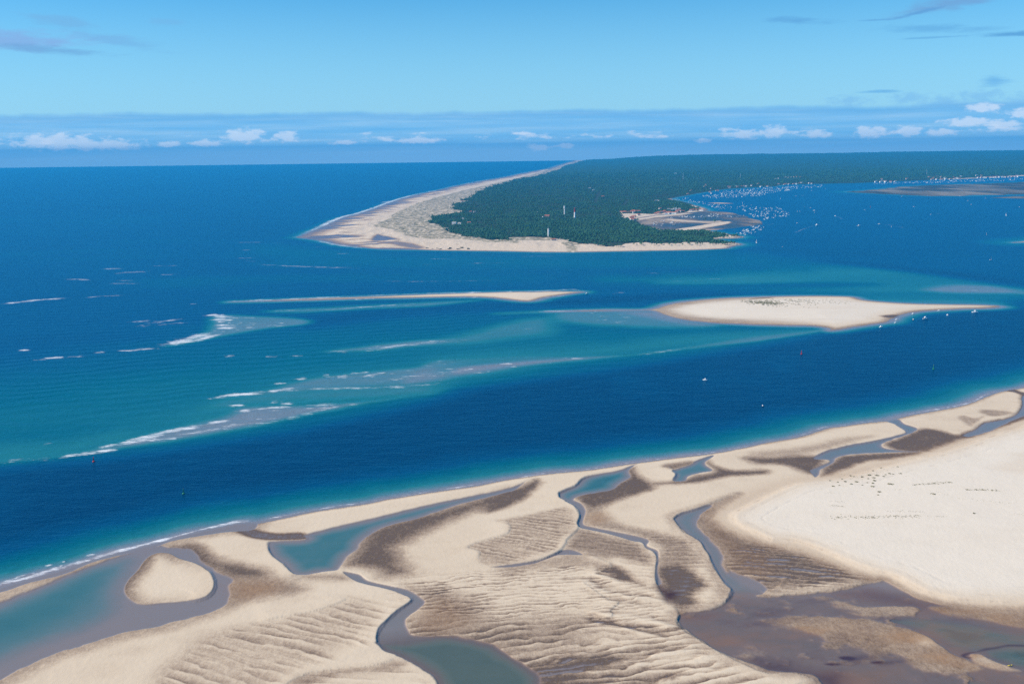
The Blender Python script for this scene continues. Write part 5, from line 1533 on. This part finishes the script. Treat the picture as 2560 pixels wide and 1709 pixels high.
FAR_FLEET = [('R', [(0, 335), (250, 320), (500, 290), (800, 280), (1000, 255), (1300, 240), (1500, 230), (2265, 195), (2265, 245), (2000, 265), (1700, 285), (1480, 325), (1300, 340), (1050, 410), (760, 450), (480, 455), (300, 480), (0, 470)], 320, 13),
             ('Q', [(1850, 440), (2265, 410), (2265, 485), (1950, 470)], 30, 16), ('Q', [(1160, 525), (1400, 500), (1420, 520), (1180, 540)], 10, 20),
             ('W', [(0, 168), (300, 168), (600, 150), (1200, 125), (2330, 108), (2330, 132), (1600, 150), (1100, 168), (500, 185), (0, 192)], 165, 9)]
n_fleet = 0
for c, poly, n, gap, lab, grp, z in FLEET:
    for p in inside(poly, n, 5 + n, gap):
        x, y = at(c, p[0], p[1])
        o = link(bpy.data.objects.new('moored_boat', fleet_protos[int(rng.choice([0, 0, 1, 2, 3]))]))
        o.location = (x, y, z + (.6 if z else 0))
        o.rotation_euler = (0, 0, rng.uniform(-.7, .7) + (math.pi if rng.random() < .5 else 0))
        k_ = rng.uniform(.78, 1.08)
        o.scale = (k_, k_, k_)
        if n > 100:
            k3 = 0 if p[0] < 480 else 1 if p[0] < 980 else 2
            lab_, grp_ = (('small white boat moored between the low sand bar and the lagoon mud', 'boats moored above the lagoon mud'), ('small white boat in the thick of the anchorage off the mud tip', 'boats moored off the mud tip'),
                          ('small white boat on the open right side of the nearer anchorage', 'boats on the open side of the anchorage'))[k3]
            tag(o, lab_, 'boat', grp_)
        else:
            tag(o, lab, 'boat', grp)
        n_fleet += 1
b = bmesh.new()
for c, poly, n, gap in FAR_FLEET:
    for p in inside(poly, n, 50 + n, gap):
        x, y = at(c, p[0], p[1])
        nv = len(b.verts)
        b.from_mesh(fleet_protos[int(rng.choice([0, 1, 2, 3]))])
        b.verts.ensure_lookup_table()
        bmesh.ops.transform(b, matrix=Matrix.Translation((x, y, 0)) @ Matrix.Rotation(rng.uniform(-.8, .8), 4, 'Z') @ Matrix.Scale(1.05, 4), verts=b.verts[nv:])
o = link(bpy.data.objects.new('moored_boats', mesh('moored_boats', b, WHITE)))
o['kind'] = 'stuff'
o['label'] = 'hundreds of tiny white boats moored along the far wooded bay shore'


# houses --------------------------------------------------------------------
def house_parts(w_, d_, h_, rise):
    b1 = box(bmesh.new(), -w_ / 2, w_ / 2, -d_ / 2, d_ / 2, -2, h_)
    b2 = bmesh.new()
    e = .45
    A_ = [b2.verts.new(p) for p in ((-w_ / 2 - e, -d_ / 2 - e, h_ - .1), (w_ / 2 + e, -d_ / 2 - e, h_ - .1), (w_ / 2 + e, d_ / 2 + e, h_ - .1), (-w_ / 2 - e, d_ / 2 + e, h_ - .1))]
    r1, r2 = b2.verts.new((-w_ / 2 - e, 0, h_ + rise)), b2.verts.new((w_ / 2 + e, 0, h_ + rise))
    for f in ((A_[0], A_[1], r2, r1), (A_[2], A_[3], r1, r2), (A_[1], A_[2], r2), (A_[3], A_[0], r1), tuple(A_[::-1])):
        b2.faces.new(f)
    return b1, b2


protos = []
for (w_, d_, h_, rise, wm, rm) in ((13, 9, 4.5, 2.6, WALL, ROOF), (10, 8, 6.0, 2.4, WHITE, ROOF), (16, 9, 4.2, 2.5, TIMBER, ROOF), (12, 9, 6.5, 1.6, WHITE, STONE)):
    b1, b2 = house_parts(w_, d_, h_, rise)
    protos.append((mesh('wall', b1, wm), mesh('roof', b2, rm), h_, w_))
win_b = bmesh.new()
box(win_b, -.7, .7, -.08, .08, 0, 1.5)
WIN = mesh('window', win_b, GLASS)


def house(c, x, y, k, label, group=None, sc=1.0, lift=3.0):
    gx, gy = at(c, x, y, lift)
    z = max(float(land_z([(gx, gy)])[0]), .8)
    r = thing('house', label, 'house', (gx, gy, z), rng.uniform(-.5, .5), group)
    r.scale = (sc, sc, sc)
    wl, rf, h_, w_ = protos[k]
    wo = link(bpy.data.objects.new('wall', wl), r)
    link(bpy.data.objects.new('roof', rf), r)
    for fx in (-.3, 0, .3):
        q = link(bpy.data.objects.new('window', WIN), r)
        q.location = (fx * w_, -[4.5, 4, 4.5, 4.5][k] - .05, h_ * .35)
    return r


VILLAGE = [(120, 815), (160, 822), (185, 812), (215, 818), (320, 818), (352, 805), (380, 795), (385, 822), (450, 800), (495, 800), (490, 855), (340, 905), (375, 892), (405, 885), (335, 945), (360, 950), (385, 940), (860, 830), (900, 815),
           (930, 812), (950, 800), (985, 800), (960, 752), (1020, 792), (1060, 782), (1090, 825), (1120, 800), (1160, 795), (1180, 820), (1230, 810), (1270, 800), (1290, 812), (1330, 785), (1370, 760), (1420, 780), (1450, 775), (1620, 760),
           (1660, 750), (1690, 745), (1730, 745), (1790, 745), (1830, 750), (1880, 752)]
for i, (x, y) in enumerate(VILLAGE):
    west = x < 600
    house('Q', x, y, int(rng.choice([0, 0, 1, 2])), 'red roofed house at the landward corner of the lagoon' if west else 'red roofed house in the row behind the lagoon beach' if x < 1550 else 'red roofed house near the wooded tip beyond the lagoon',
          'village houses at the lagoon corner' if west else 'village houses behind the lagoon beach' if x < 1550 else 'houses near the wooded tip', 1.25)
for (x, y) in ((1150, 760), (1215, 768), (1235, 760), (1280, 748), (1310, 765), (1380, 745)):
    house('Q', x, y, 3, 'white flat roofed house among the trees behind the lagoon village', 'white houses behind the lagoon village', 1.2)
for (x, y) in ((860, 545), (900, 540), (925, 545), (1430, 605)):
    house('Q', x, y, 3, 'pale house showing above the treetops inland of the village', 'pale houses inland of the village', .9, 9)
t_ = thing('church', 'white chapel with a sharp pointed spire above the red village roofs', 'chapel', (*at('Q', 1337, 772, 3), 4))
b1, b2 = house_parts(16, 8, 6, 4)
part('wall', b1, WHITE, t_)
part('roof', b2, ROOF, t_)
part('spire', lathe(bmesh.new(), [(2.0, -2), (1.9, 12), (2.1, 12.2), (.15, 24)], 8), WHITE, t_).location = (-6.5, 0, 0)
for c, x, y, k, sc, lift, lab in (('T', 440, 640, 2, 1.5, 10, 'long low building with an orange roof left of the white towers'), ('T', 280, 660, 3, .6, 10, 'tiny white building at the end of the long orange roof'),
                                  ('T', 62, 480, 3, .7, 11, 'small white building in the wood left of the towers'), ('I', 1600, 702, 3, 1.6, 7, 'pale flat building at the edge of dune and wood'),
                                  ('I', 1650, 705, 3, 1.3, 7, 'second pale flat building, right of the one at the wood edge'), ('I', 1735, 692, 0, 1.3, 8, 'house with a reddish roof beside the pale flat buildings'),
                                  ('I', 1680, 650, 3, .8, 9, 'small white house alone in the western wood'), ('I', 1750, 588, 0, 1.0, 9, 'house with a reddish roof in the western wood'), ('I', 1785, 590, 3, .9, 9, 'white house beside the reddish roof in the western wood'),
                                  ('I', 1668, 497, 1, 1.1, 7, 'pale cube shaped house on the dune by the ocean beach'), ('J', 640, 378, 3, 1.5, 10, 'white building in a clearing of the far forest'), ('J', 675, 393, 3, 1.2, 10, 'smaller white building below the far forest clearing'),
                                  ('J', 760, 446, 0, 1.3, 10, 'reddish roof deep in the forest behind the lighthouse'), ('J', 928, 469, 3, .7, 10, 'white speck of a house right of the reddish forest roof'),
                                  ('J', 1305, 296, 3, 1.5, 10, 'pale building in the forest left of the tall mast'), ('J', 1428, 247, 3, 1.9, 10, 'pale building far back above the tall mast'),
                                  ('J', 300, 852, 0, 1.0, 6, 'low reddish building at the foot of the stout tower'), ('J', 320, 850, 1, .8, 6, 'small pale house right of the reddish building below the stout tower'),
                                  ('X', 620, 705, 3, .6, 4, 'tiny white hut under the trees on the upper spit'), ('X', 1180, 645, 0, .7, 3, 'small reddish cabin on the upper spit')):
    house(c, x, y, k, lab, None, sc, lift)
for (x, y) in ((1565, 392), (1630, 330), (1925, 255), (1960, 240), (1960, 212), (2070, 288), (2040, 348), (2080, 378), (2190, 322), (2220, 320)):
    house('Q', x, y, int(rng.choice([0, 1])), 'pinkish house by the water at the near end of the far bay shore', 'houses at the near end of the far shore', 1.1)
for (x, y) in ((185, 250), (210, 258), (240, 245), (350, 243), (380, 245), (460, 236), (530, 236), (580, 232), (690, 225), (830, 190), (890, 235), (1030, 228), (1275, 182), (1210, 95), (1260, 85), (1430, 62), (1500, 62), (1540, 60), (1610, 58), (1660, 52), (1720, 55),
               (1740, 62), (1780, 62), (1400, 190), (1430, 180), (1500, 180), (1600, 175), (1660, 175), (1735, 165), (1780, 160), (1940, 162), (1990, 170)):
    house('R', x, y, int(rng.choice([0, 1, 3])), 'small pale house along the wooded shore behind the moored fleet', 'houses along the shore behind the fleet', 1.3)
for (x, y) in [(60 + 75 * k, 158 - .7 * k) for k in range(5)] + [(540, 120), (150, 132), (205, 145)] + [(880 + 62 * k, 98 - .5 * k + 9 * math.sin(k * 2.1)) for k in range(9)] + [(930 + 70 * k, 118 - 1.4 * k) for k in range(7)] + [(1610, 72), (1690, 70)] + \
        [(1640 + 48 * k, 92 - 1.2 * k) for k in range(14)]:
    house('W', x, y, int(rng.choice([0, 1, 3])), 'tiny pale house on the distant right hand bay shore', 'houses on the distant right shore', 1.7)

# bunkers on the beach ------------------------------------------------------
BUNK = [(1100, 545, 9, 7, 4.2, .1, 'largest dark tilted concrete bunker at the waterline'), (1590, 525, 9, 7, 4, -.05, 'square dark bunker on the beach right of the largest'), (1860, 560, 8, 6, 3.2, .18, 'sloping dark bunker farthest right on the beach'),
        (1410, 560, 8, 6, 2, .05, 'low dark bunker between two square ones at the waterline'), (680, 560, 10, 6, 1.8, -.1, 'flat weedy slab of concrete in the water left of the largest bunker'),
        (560, 535, 8, 5, 1.5, .05, 'thin dark slab beside the flat weedy one'), (130, 520, 9, 6, 1.5, .06, 'low dark slab farthest left along the beach'), (350, 545, 6, 5, 1.2, -.04, 'small dark slab second from the left along the beach'),
        (1020, 555, 7, 6, 2.0, -.12, 'greenish broken concrete leaning on the largest bunker'), (1395, 430, 8, 4, 1.0, 0, 'low concrete strip high on the dry beach'), (1500, 545, 5, 4, 1.2, .1, 'small rubble block beside the square bunker')]
for (x, y, w_, d_, h_, lean, lab) in BUNK:
    gx, gy = at('Y', x, y, .5)
    z = float(land_z([(gx, gy)])[0])
    r = thing('bunker', lab, 'bunker', (gx, gy, max(z, 0)), rng.uniform(-.6, .6), 'war time concrete ruins on the beach')
    r.rotation_euler = (lean, lean * 1.4, rng.uniform(-.6, .6))
    b = box(bmesh.new(), -w_ / 2, w_ / 2, -d_ / 2, d_ / 2, -1.5, h_ * .8, 0, .93)
    bmesh.ops.bevel(b, geom=b.edges[:], offset=.25, segments=1, affect='EDGES')
    part('wall', b, DARKROCK, r)
    b = box(bmesh.new(), -w_ / 2 - .3, w_ / 2 + .3, -d_ / 2 - .3, d_ / 2 + .3, h_ * .8 + .01, h_, 0, .96)
    part('roof_slab', b, DARKROCK, r)
# breakwaters of dumped stone
for c, pts, lab in (('X', [(720, 1320), (850, 1330), (960, 1310)], 'short stone breakwater at the end of the long sandy beach'), ('X', [(980, 1195), (1200, 1200), (1450, 1170), (1540, 1120)], 'stone breakwater edging the lower tree covered spit'),
                    ('X', [(950, 800), (1300, 785), (1650, 760), (1800, 735)], 'stone breakwater edging the upper tree covered spit')):
    b = bmesh.new()
    P = np.array([at(c, *p) for p in pts])
    for a_, e_ in zip(P[:-1], P[1:]):
        n_ = max(4, int(np.hypot(*(e_ - a_)) / 3))
        for k in range(n_):
            p = a_ + (e_ - a_) * (k / n_) + rng.normal(0, 2.0, 2)
            nv = len(b.verts)
            bmesh.ops.create_icosphere(b, subdivisions=1, radius=rng.uniform(1.3, 2.4))
            b.verts.ensure_lookup_table()
            for v in b.verts[nv:]:
                v.co = Vector((v.co.x * rng.uniform(.8, 1.3), v.co.y * rng.uniform(.8, 1.3), v.co.z * rng.uniform(.5, .9))) + Vector((p[0] - P[0][0], p[1] - P[0][1], .9))
    o = link(bpy.data.objects.new('breakwater', mesh('breakwater', b, STONE)))
    o.location = (P[0][0], P[0][1], 0)
    tag(o, lab, 'breakwater', 'stone breakwaters at the wooded point')
# the yellow canoe on the sand tongue
x, y = at('D', 2222, 1398, .7)
r = thing('kayak', 'small bright yellow kayak lying on the pale sand tongue', 'kayak', (x, y, .75), R(12))
part('hull', hull(bmesh.new(), 3.4, .9, .4), YELLOW, r)
part('cockpit', lathe(bmesh.new(), [(.42, .36), (.42, .47), (.30, .47), (.28, .41)], 14), NAVY, r)

# ------------------------------------------------------------------ pines
LEAF, t = material('pine needles')
oi = t.n('ShaderNodeObjectInfo')
p_ = t.n('ShaderNodeTexCoord').outputs['Object']
n_ = t.noise(p_, .45, 3.0, .6)
lc = t.mix(oi.outputs['Random'], (0.028, 0.100, 0.050), (0.070, 0.170, 0.074))
lc = t.mix(t.step(n_, .3, .7), t.mix(.4, lc, (0.016, 0.050, 0.020)), lc)
finish(t, lc, .75, None, .15)


def crown(seed, flat):
    g = np.random.default_rng(seed)
    b = bmesh.new()
    for k in range(9):
        nv = len(b.verts)
        bmesh.ops.create_icosphere(b, subdivisions=1, radius=1.0)
        b.verts.ensure_lookup_table()
        a_ = g.uniform(0, 6.28)
        rr = 3.3 * math.sqrt(g.random()) if k else 0
        c0 = Vector((rr * math.cos(a_), rr * math.sin(a_), g.uniform(7.2, 11.6) - rr * flat))
        s_ = g.uniform(1.3, 2.5)
        for v in b.verts[nv:]:
            j = g.uniform(.72, 1.25)
            v.co = Vector((v.co.x * s_ * j, v.co.y * s_ * j, v.co.z * s_ * .72 * j)) + c0
    return b


def trunk():
    b = bmesh.new()
    lathe(b, [(.42, -1.5), (.34, 3), (.24, 7), (.12, 10.6)], 7)
    for a_ in (.4, 2.3, 4.4):
        d = Vector((math.cos(a_), math.sin(a_), .8)).normalized()
        s_ = Vector((-math.sin(a_), math.cos(a_), 0)) * .10
        p0, p1 = Vector((0, 0, 6)), Vector((0, 0, 6)) + d * 3.6
        vs = [b.verts.new(p0 + s_), b.verts.new(p0 - s_), b.verts.new(p0 + Vector((0, 0, .3))), b.verts.new(p1)]
        b.faces.new((vs[0], vs[1], vs[3]))
        b.faces.new((vs[1], vs[2], vs[3]))
        b.faces.new((vs[2], vs[0], vs[3]))
    return b


CROWN = [mesh('crown', crown(s, f), LEAF) for s, f in ((1, .35), (2, .5), (3, .2), (4, .6))]
TRUNK = mesh('trunk', trunk(), BARK)
first_trees = []


def pine(x, y, z, sc, label, group, cat='pine tree'):
    r = thing('pine_tree', label, cat, (x, y, z), rng.uniform(0, 6.28), group)
    r.scale = (sc * rng.uniform(.9, 1.15), sc * rng.uniform(.9, 1.15), sc * rng.uniform(.85, 1.1))
    link(bpy.data.objects.new('trunk', TRUNK), r)
    cr = link(bpy.data.objects.new('crown', CROWN[int(rng.integers(0, 4))]), r)
    first_trees.append(cr)
    return r


EDGE = [('J', [(300, 834), (450, 858), (600, 888), (850, 905), (1100, 890), (1500, 892), (1750, 886), (1900, 880)], 95, 'dark pine at the front edge of the wood above the long beach', 'pines along the front edge of the wood'),
        ('X', [(20, 1090), (300, 1080), (600, 1090), (900, 1080), (1190, 1070)], 26, 'pine on the lower wooded spit by the breakwater', 'pines on the lower spit'),
        ('X', [(330, 740), (650, 730), (900, 690), (1200, 660), (1420, 640)], 24, 'pine on the upper wooded spit', 'pines on the upper spit'),
        ('I', [(1425, 700), (1520, 760), (1640, 808), (1900, 858), (2100, 866)], 36, 'scattered pine where the wood meets the grey dune', 'pines at the dune edge')]
for c, pts, n, lab, grp in EDGE:
    P = np.array([at(c, px, py, 5) for px, py in pts])
    seg = np.hypot(*(P[1:] - P[:-1]).T)
    cum = np.concatenate([[0], np.cumsum(seg)])
    uu = np.sort(rng.uniform(0, cum[-1], n))
    X_ = np.interp(uu, cum, P[:, 0]) + rng.normal(0, 4, n)
    Y_ = np.interp(uu, cum, P[:, 1]) + rng.normal(0, 9, n)
    Z_ = land_z(np.stack([X_, Y_], -1))
    for x, y, z in zip(X_, Y_, Z_):
        if z > .3:
            l_, g_ = lab, grp
            if n > 60:
                k3 = 0 if x < P[2][0] else 1 if x < P[4][0] else 2
                l_ = ('dark pine at the wood edge right of the stout white tower', 'dark pine at the wood edge above the middle of the long beach', 'dark pine at the wood edge toward the stone breakwaters')[k3]
                g_ = ('pines near the stout tower', 'pines above the middle of the beach', 'pines toward the breakwaters')[k3]
            pine(x, y, z, rng.uniform(.6, 1.05), l_, g_)
for (x, y, s_, lab) in ((1950, 970, 1.3, 'round dark tree on the lagoon bar, left of a pair'), (2145, 1025, 1.5, 'largest round dark tree at the head of the curved lagoon beach'), (470, 990, 1.4, 'round dark tree at the landward end of the lagoon')):
    gx, gy = at('Q', x, y, 1)
    pine(gx, gy, max(float(land_z([(gx, gy)])[0]), .5), s_, lab, None, 'tree')

# the wood itself: one mass of crowns
gy_, gx_ = [], []
Yr = 3600.0
while Yr < 13500:
    step = 9.0 + .0024 * (Yr - 3700)
    n_ = int(11500 / step)
    xs = -1200 + (np.arange(n_) + rng.uniform(-.45, .45, n_)) * step
    gx_.append(xs)
    gy_.append(Yr + rng.uniform(-.5, .5, n_) * step)
    Yr += step
PX, PY = np.concatenate(gx_), np.concatenate(gy_)
k_ = np.abs(PX / PY) < .62
PX, PY = PX[k_], PY[k_]
ff = Field(PX, PY)
PZ, AT = headland(ff)
thin = fbm(PX / 90, PY / 140, 3, 66)
keep = (ff.veg > .55) & (PZ > 1.0) & (rng.random(len(PX)) < np.clip(.80 + .6 * thin, .25, 1))
low = (ff.veg > .03) & (ff.veg <= .55) & (PZ > 2.5) & (rng.random(len(PX)) < .5)
sc_ = np.where(low, rng.uniform(.18, .42, len(PX)), rng.uniform(.55, 1.10, len(PX)) * (1 + .30 * thin))
kk = keep | low
PX, PY, PZ, sc_ = PX[kk], PY[kk], PZ[kk], sc_[kk]
can_far = sstep(11500, 13500, PY)
PZ = PZ - 4.0 - can_far * 9
sc_ = sc_ * (1 + .6 * sstep(5500, 12500, PY))
keep2 = rng.random(len(PX)) > can_far
PX, PY, PZ, sc_ = PX[keep2], PY[keep2], PZ[keep2], sc_[keep2]
fm_ = bpy.data.meshes.new('forest')
fm_.vertices.add(len(PX))
fm_.vertices.foreach_set('co', np.stack([PX, PY, PZ], -1).astype(np.float32).ravel())
a_ = fm_.attributes.new('size', 'FLOAT', 'POINT')
a_.data.foreach_set('value', sc_.astype(np.float32))
forest = link(bpy.data.objects.new('forest', fm_))
forest['kind'] = 'stuff'
forest['label'] = 'dense dark green pine wood covering the headland'
ng = bpy.data.node_groups.new('forest', 'GeometryNodeTree')
ng.interface.new_socket('Geometry', in_out='INPUT', socket_type='NodeSocketGeometry')
ng.interface.new_socket('Geometry', in_out='OUTPUT', socket_type='NodeSocketGeometry')
gi, go = ng.nodes.new('NodeGroupInput'), ng.nodes.new('NodeGroupOutput')
jn = ng.nodes.new('GeometryNodeJoinGeometry')
sizes = ng.nodes.new('GeometryNodeInputNamedAttribute')
sizes.data_type = 'FLOAT'
sizes.inputs['Name'].default_value = 'size'
rot = ng.nodes.new('FunctionNodeRandomValue')
rot.data_type = 'FLOAT_VECTOR'
rot.inputs[0].default_value = (-.06, -.06, 0)
rot.inputs[1].default_value = (.06, .06, 6.283)
pick = ng.nodes.new('FunctionNodeRandomValue')
pick.data_type = 'INT'
pick.inputs[4].default_value = 0
pick.inputs[5].default_value = 3
pick.inputs['Seed'].default_value = 5
kinds = []
for cm in CROWN:
    kinds.append(next(o for o in first_trees if o.data == cm))
for i, src in enumerate(kinds):
    cmp_ = ng.nodes.new('FunctionNodeCompare')
    cmp_.data_type = 'INT'
    cmp_.operation = 'EQUAL'
    ng.links.new(pick.outputs[2], cmp_.inputs[2])
    cmp_.inputs[3].default_value = i
    ob = ng.nodes.new('GeometryNodeObjectInfo')
    ob.inputs['Object'].default_value = src
    ob.inputs['As Instance'].default_value = True
    ob.transform_space = 'ORIGINAL'
    ins = ng.nodes.new('GeometryNodeInstanceOnPoints')
    ng.links.new(gi.outputs[0], ins.inputs['Points'])
    ng.links.new(cmp_.outputs[0], ins.inputs['Selection'])
    ng.links.new(ob.outputs['Geometry'], ins.inputs['Instance'])
    ng.links.new(rot.outputs[0], ins.inputs['Rotation'])
    ng.links.new(sizes.outputs[0], ins.inputs['Scale'])
    ng.links.new(ins.outputs[0], jn.inputs[0])
ng.links.new(jn.outputs[0], go.inputs[0])
md = forest.modifiers.new('forest', 'NODES')
md.node_group = ng
print('forest points', len(PX), 'fleet', n_fleet)

# ------------------------------------------------------------------ dune plants
GRASS, t = material('beach grass')
oi = t.n('ShaderNodeObjectInfo')
finish(t, t.mix(oi.outputs['Random'], (0.17, 0.17, 0.085), (0.26, 0.24, 0.14)), .85, None, .1)


def flats_z(x, y):
    f = Field(np.array([x], float), np.array([y], float))
    z, _ = flats(f)
    return float(z[0])


def tuft(b, x, y, z, r, h, n=7):
    for k in range(n):
        a0 = rng.uniform(0, 6.28)
        rr = r * math.sqrt(rng.random())
        cx, cy = x + rr * math.cos(a0), y + rr * math.sin(a0)
        a1 = rng.uniform(0, 6.28)
        dx, dy = math.cos(a1) * .28 * r, math.sin(a1) * .28 * r
        hh = h * rng.uniform(.6, 1.1) * (1 - .5 * rr / r)
        lx, ly = rng.normal(0, .25 * r), rng.normal(0, .25 * r)
        v = [b.verts.new((cx - dx, cy - dy, z - .1)), b.verts.new((cx + dx, cy + dy, z - .1)), b.verts.new((cx + dx * .7 + lx, cy + dy * .7 + ly, z + hh * .8)), b.verts.new((cx + lx * 1.3, cy + ly * 1.3, z + hh)), b.verts.new((cx - dx * .7 + lx, cy - dy * .7 + ly, z + hh * .8))]
        b.faces.new(v)


SHRUBS = [(570, 1092, 1.2), (640, 1107, 1.0), (600, 1147, 1.5), (710, 1102, 1.6), (765, 1125, 1.4), (812, 1104, 1.7), (866, 1057, 1.5), (930, 1042, 1.9), (1002, 1046, 1.9), (975, 1068, 1.6), (978, 1092, 1.6), (912, 1109, 1.2), (966, 1118, 1.6), (962, 1148, 1.9),
          (1062, 1056, 1.4), (1116, 1031, 1.5), (1216, 1030, 1.5), (1125, 1125, 2.4), (1022, 1197, 1.7), (1515, 1216, 2.0), (968, 1000, 1.3), (762, 1040, 1.3), (680, 1077, 1.0), (1042, 971, 1.1), (1190, 968, 1.1), (1890, 1395, 1.2), (920, 1075, 1.1), (865, 1135, .9), (1012, 1225, 1.0),
          (655, 1138, .9), (790, 1055, 1.0), (1080, 1040, 1.0), (1150, 1035, 1.0)]
sh_z = None
pts = np.array([at('G', x, y, 4) for x, y, _ in SHRUBS])
fz = Field(pts[:, 0].copy(), pts[:, 1].copy())
sh_z, _ = flats(fz)
for (x, y, s_), (gx, gy), z in zip(SHRUBS, pts, sh_z):
    b = bmesh.new()
    tuft(b, 0, 0, 0, s_ * 1.1, .55 * s_ ** .5, 26)
    o = link(bpy.data.objects.new('grass_clump', mesh('grass_clump', b, GRASS)))
    o.location = (gx, gy, z)
    lab, grp = 'low dark green grass clump on the pale sand near the dark creek', 'grass clumps on the pale bank'
    if (x, y) == (1125, 1125):
        lab, grp = 'widest dark grass clump, lying right of the scattered ones', None
    if (x, y) == (1515, 1216):
        lab, grp = 'dark grass clump alone at the head of the thin grassy line', None
    if (x, y) == (1890, 1395):
        lab, grp = 'lone small grass clump far right on the open pale sand', None
    tag(o, lab, 'grass clump', grp)
STRIPS = [('G', [(585, 1470), (720, 1466), (900, 1468), (1140, 1462), (1390, 1458)], 170, 2.0, 1.1), ('G', [(1330, 1168), (1480, 1160), (1600, 1150), (1690, 1145)], 130, 1.8, 1.0), ('G', [(1810, 1213), (1970, 1212), (2110, 1220)], 110, 1.5, 1.0),
          ('G', [(1090, 1412), (1240, 1412), (1420, 1416)], 45, 1.3, .7), ('G', [(550, 1356), (620, 1360), (700, 1366)], 40, 1.1, .7), ('G', [(570, 1318), (650, 1322), (700, 1330)], 20, 1.0, .6), ('G', [(1500, 1222), (1650, 1272), (1850, 1300), (2100, 1335), (2260, 1335)], 70, 3.0, .6),
          ('G', [(1450, 1460), (1640, 1462)], 25, 1.3, .6), ('G', [(2200, 1420), (2349, 1440)], 24, 2.5, .5), ('G', [(490, 1240), (660, 1246)], 16, 1.5, .5), ('G', [(640, 1070), (900, 1050), (1050, 1020), (1300, 1040)], 90, 9.0, .7), ('G', [(1150, 1210), (1230, 1208)], 10, 1.5, .6),
          ('M', [(1080, 202), (1110, 201), (1140, 206), (1200, 208)], 260, 22.0, 2.6), ('M', [(1205, 195), (1300, 200), (1350, 203), (1380, 202)], 130, 30.0, 2.0), ('M', [(1440, 202), (1540, 206)], 30, 14.0, 1.5), ('M', [(1240, 186), (1380, 190), (1490, 186)], 45, 20.0, 1.6)]
b = bmesh.new()
for c, P, n, sp, sz in STRIPS:
    P = np.array([at(c, *p) for p in P])
    cum = np.concatenate([[0], np.cumsum(np.hypot(*(P[1:] - P[:-1]).T))])
    if c == 'G':
        n = int(n * .8)
        sz *= .75
    uu = rng.uniform(0, cum[-1], n)
    X_ = np.interp(uu, cum, P[:, 0]) + rng.normal(0, sp * .6, n)
    Y_ = np.interp(uu, cum, P[:, 1]) + rng.normal(0, sp, n)
    if c == 'M':
        fz = Field(X_, Y_)
        z_, _ = bar_fn(ISLAND, 3.0, 160, 34, 1)(fz)
    else:
        fz = Field(X_, Y_)
        z_, _ = flats(fz)
    for x, y, z in zip(X_, Y_, z_):
        tuft(b, x, y, z, sz * rng.uniform(.5, 1.1), .55 * sz, 7)
o = link(bpy.data.objects.new('beach_grass', mesh('beach_grass', b, GRASS)))
o['kind'] = 'stuff'
o['label'] = 'sparse rows of beach grass on the pale sand banks'
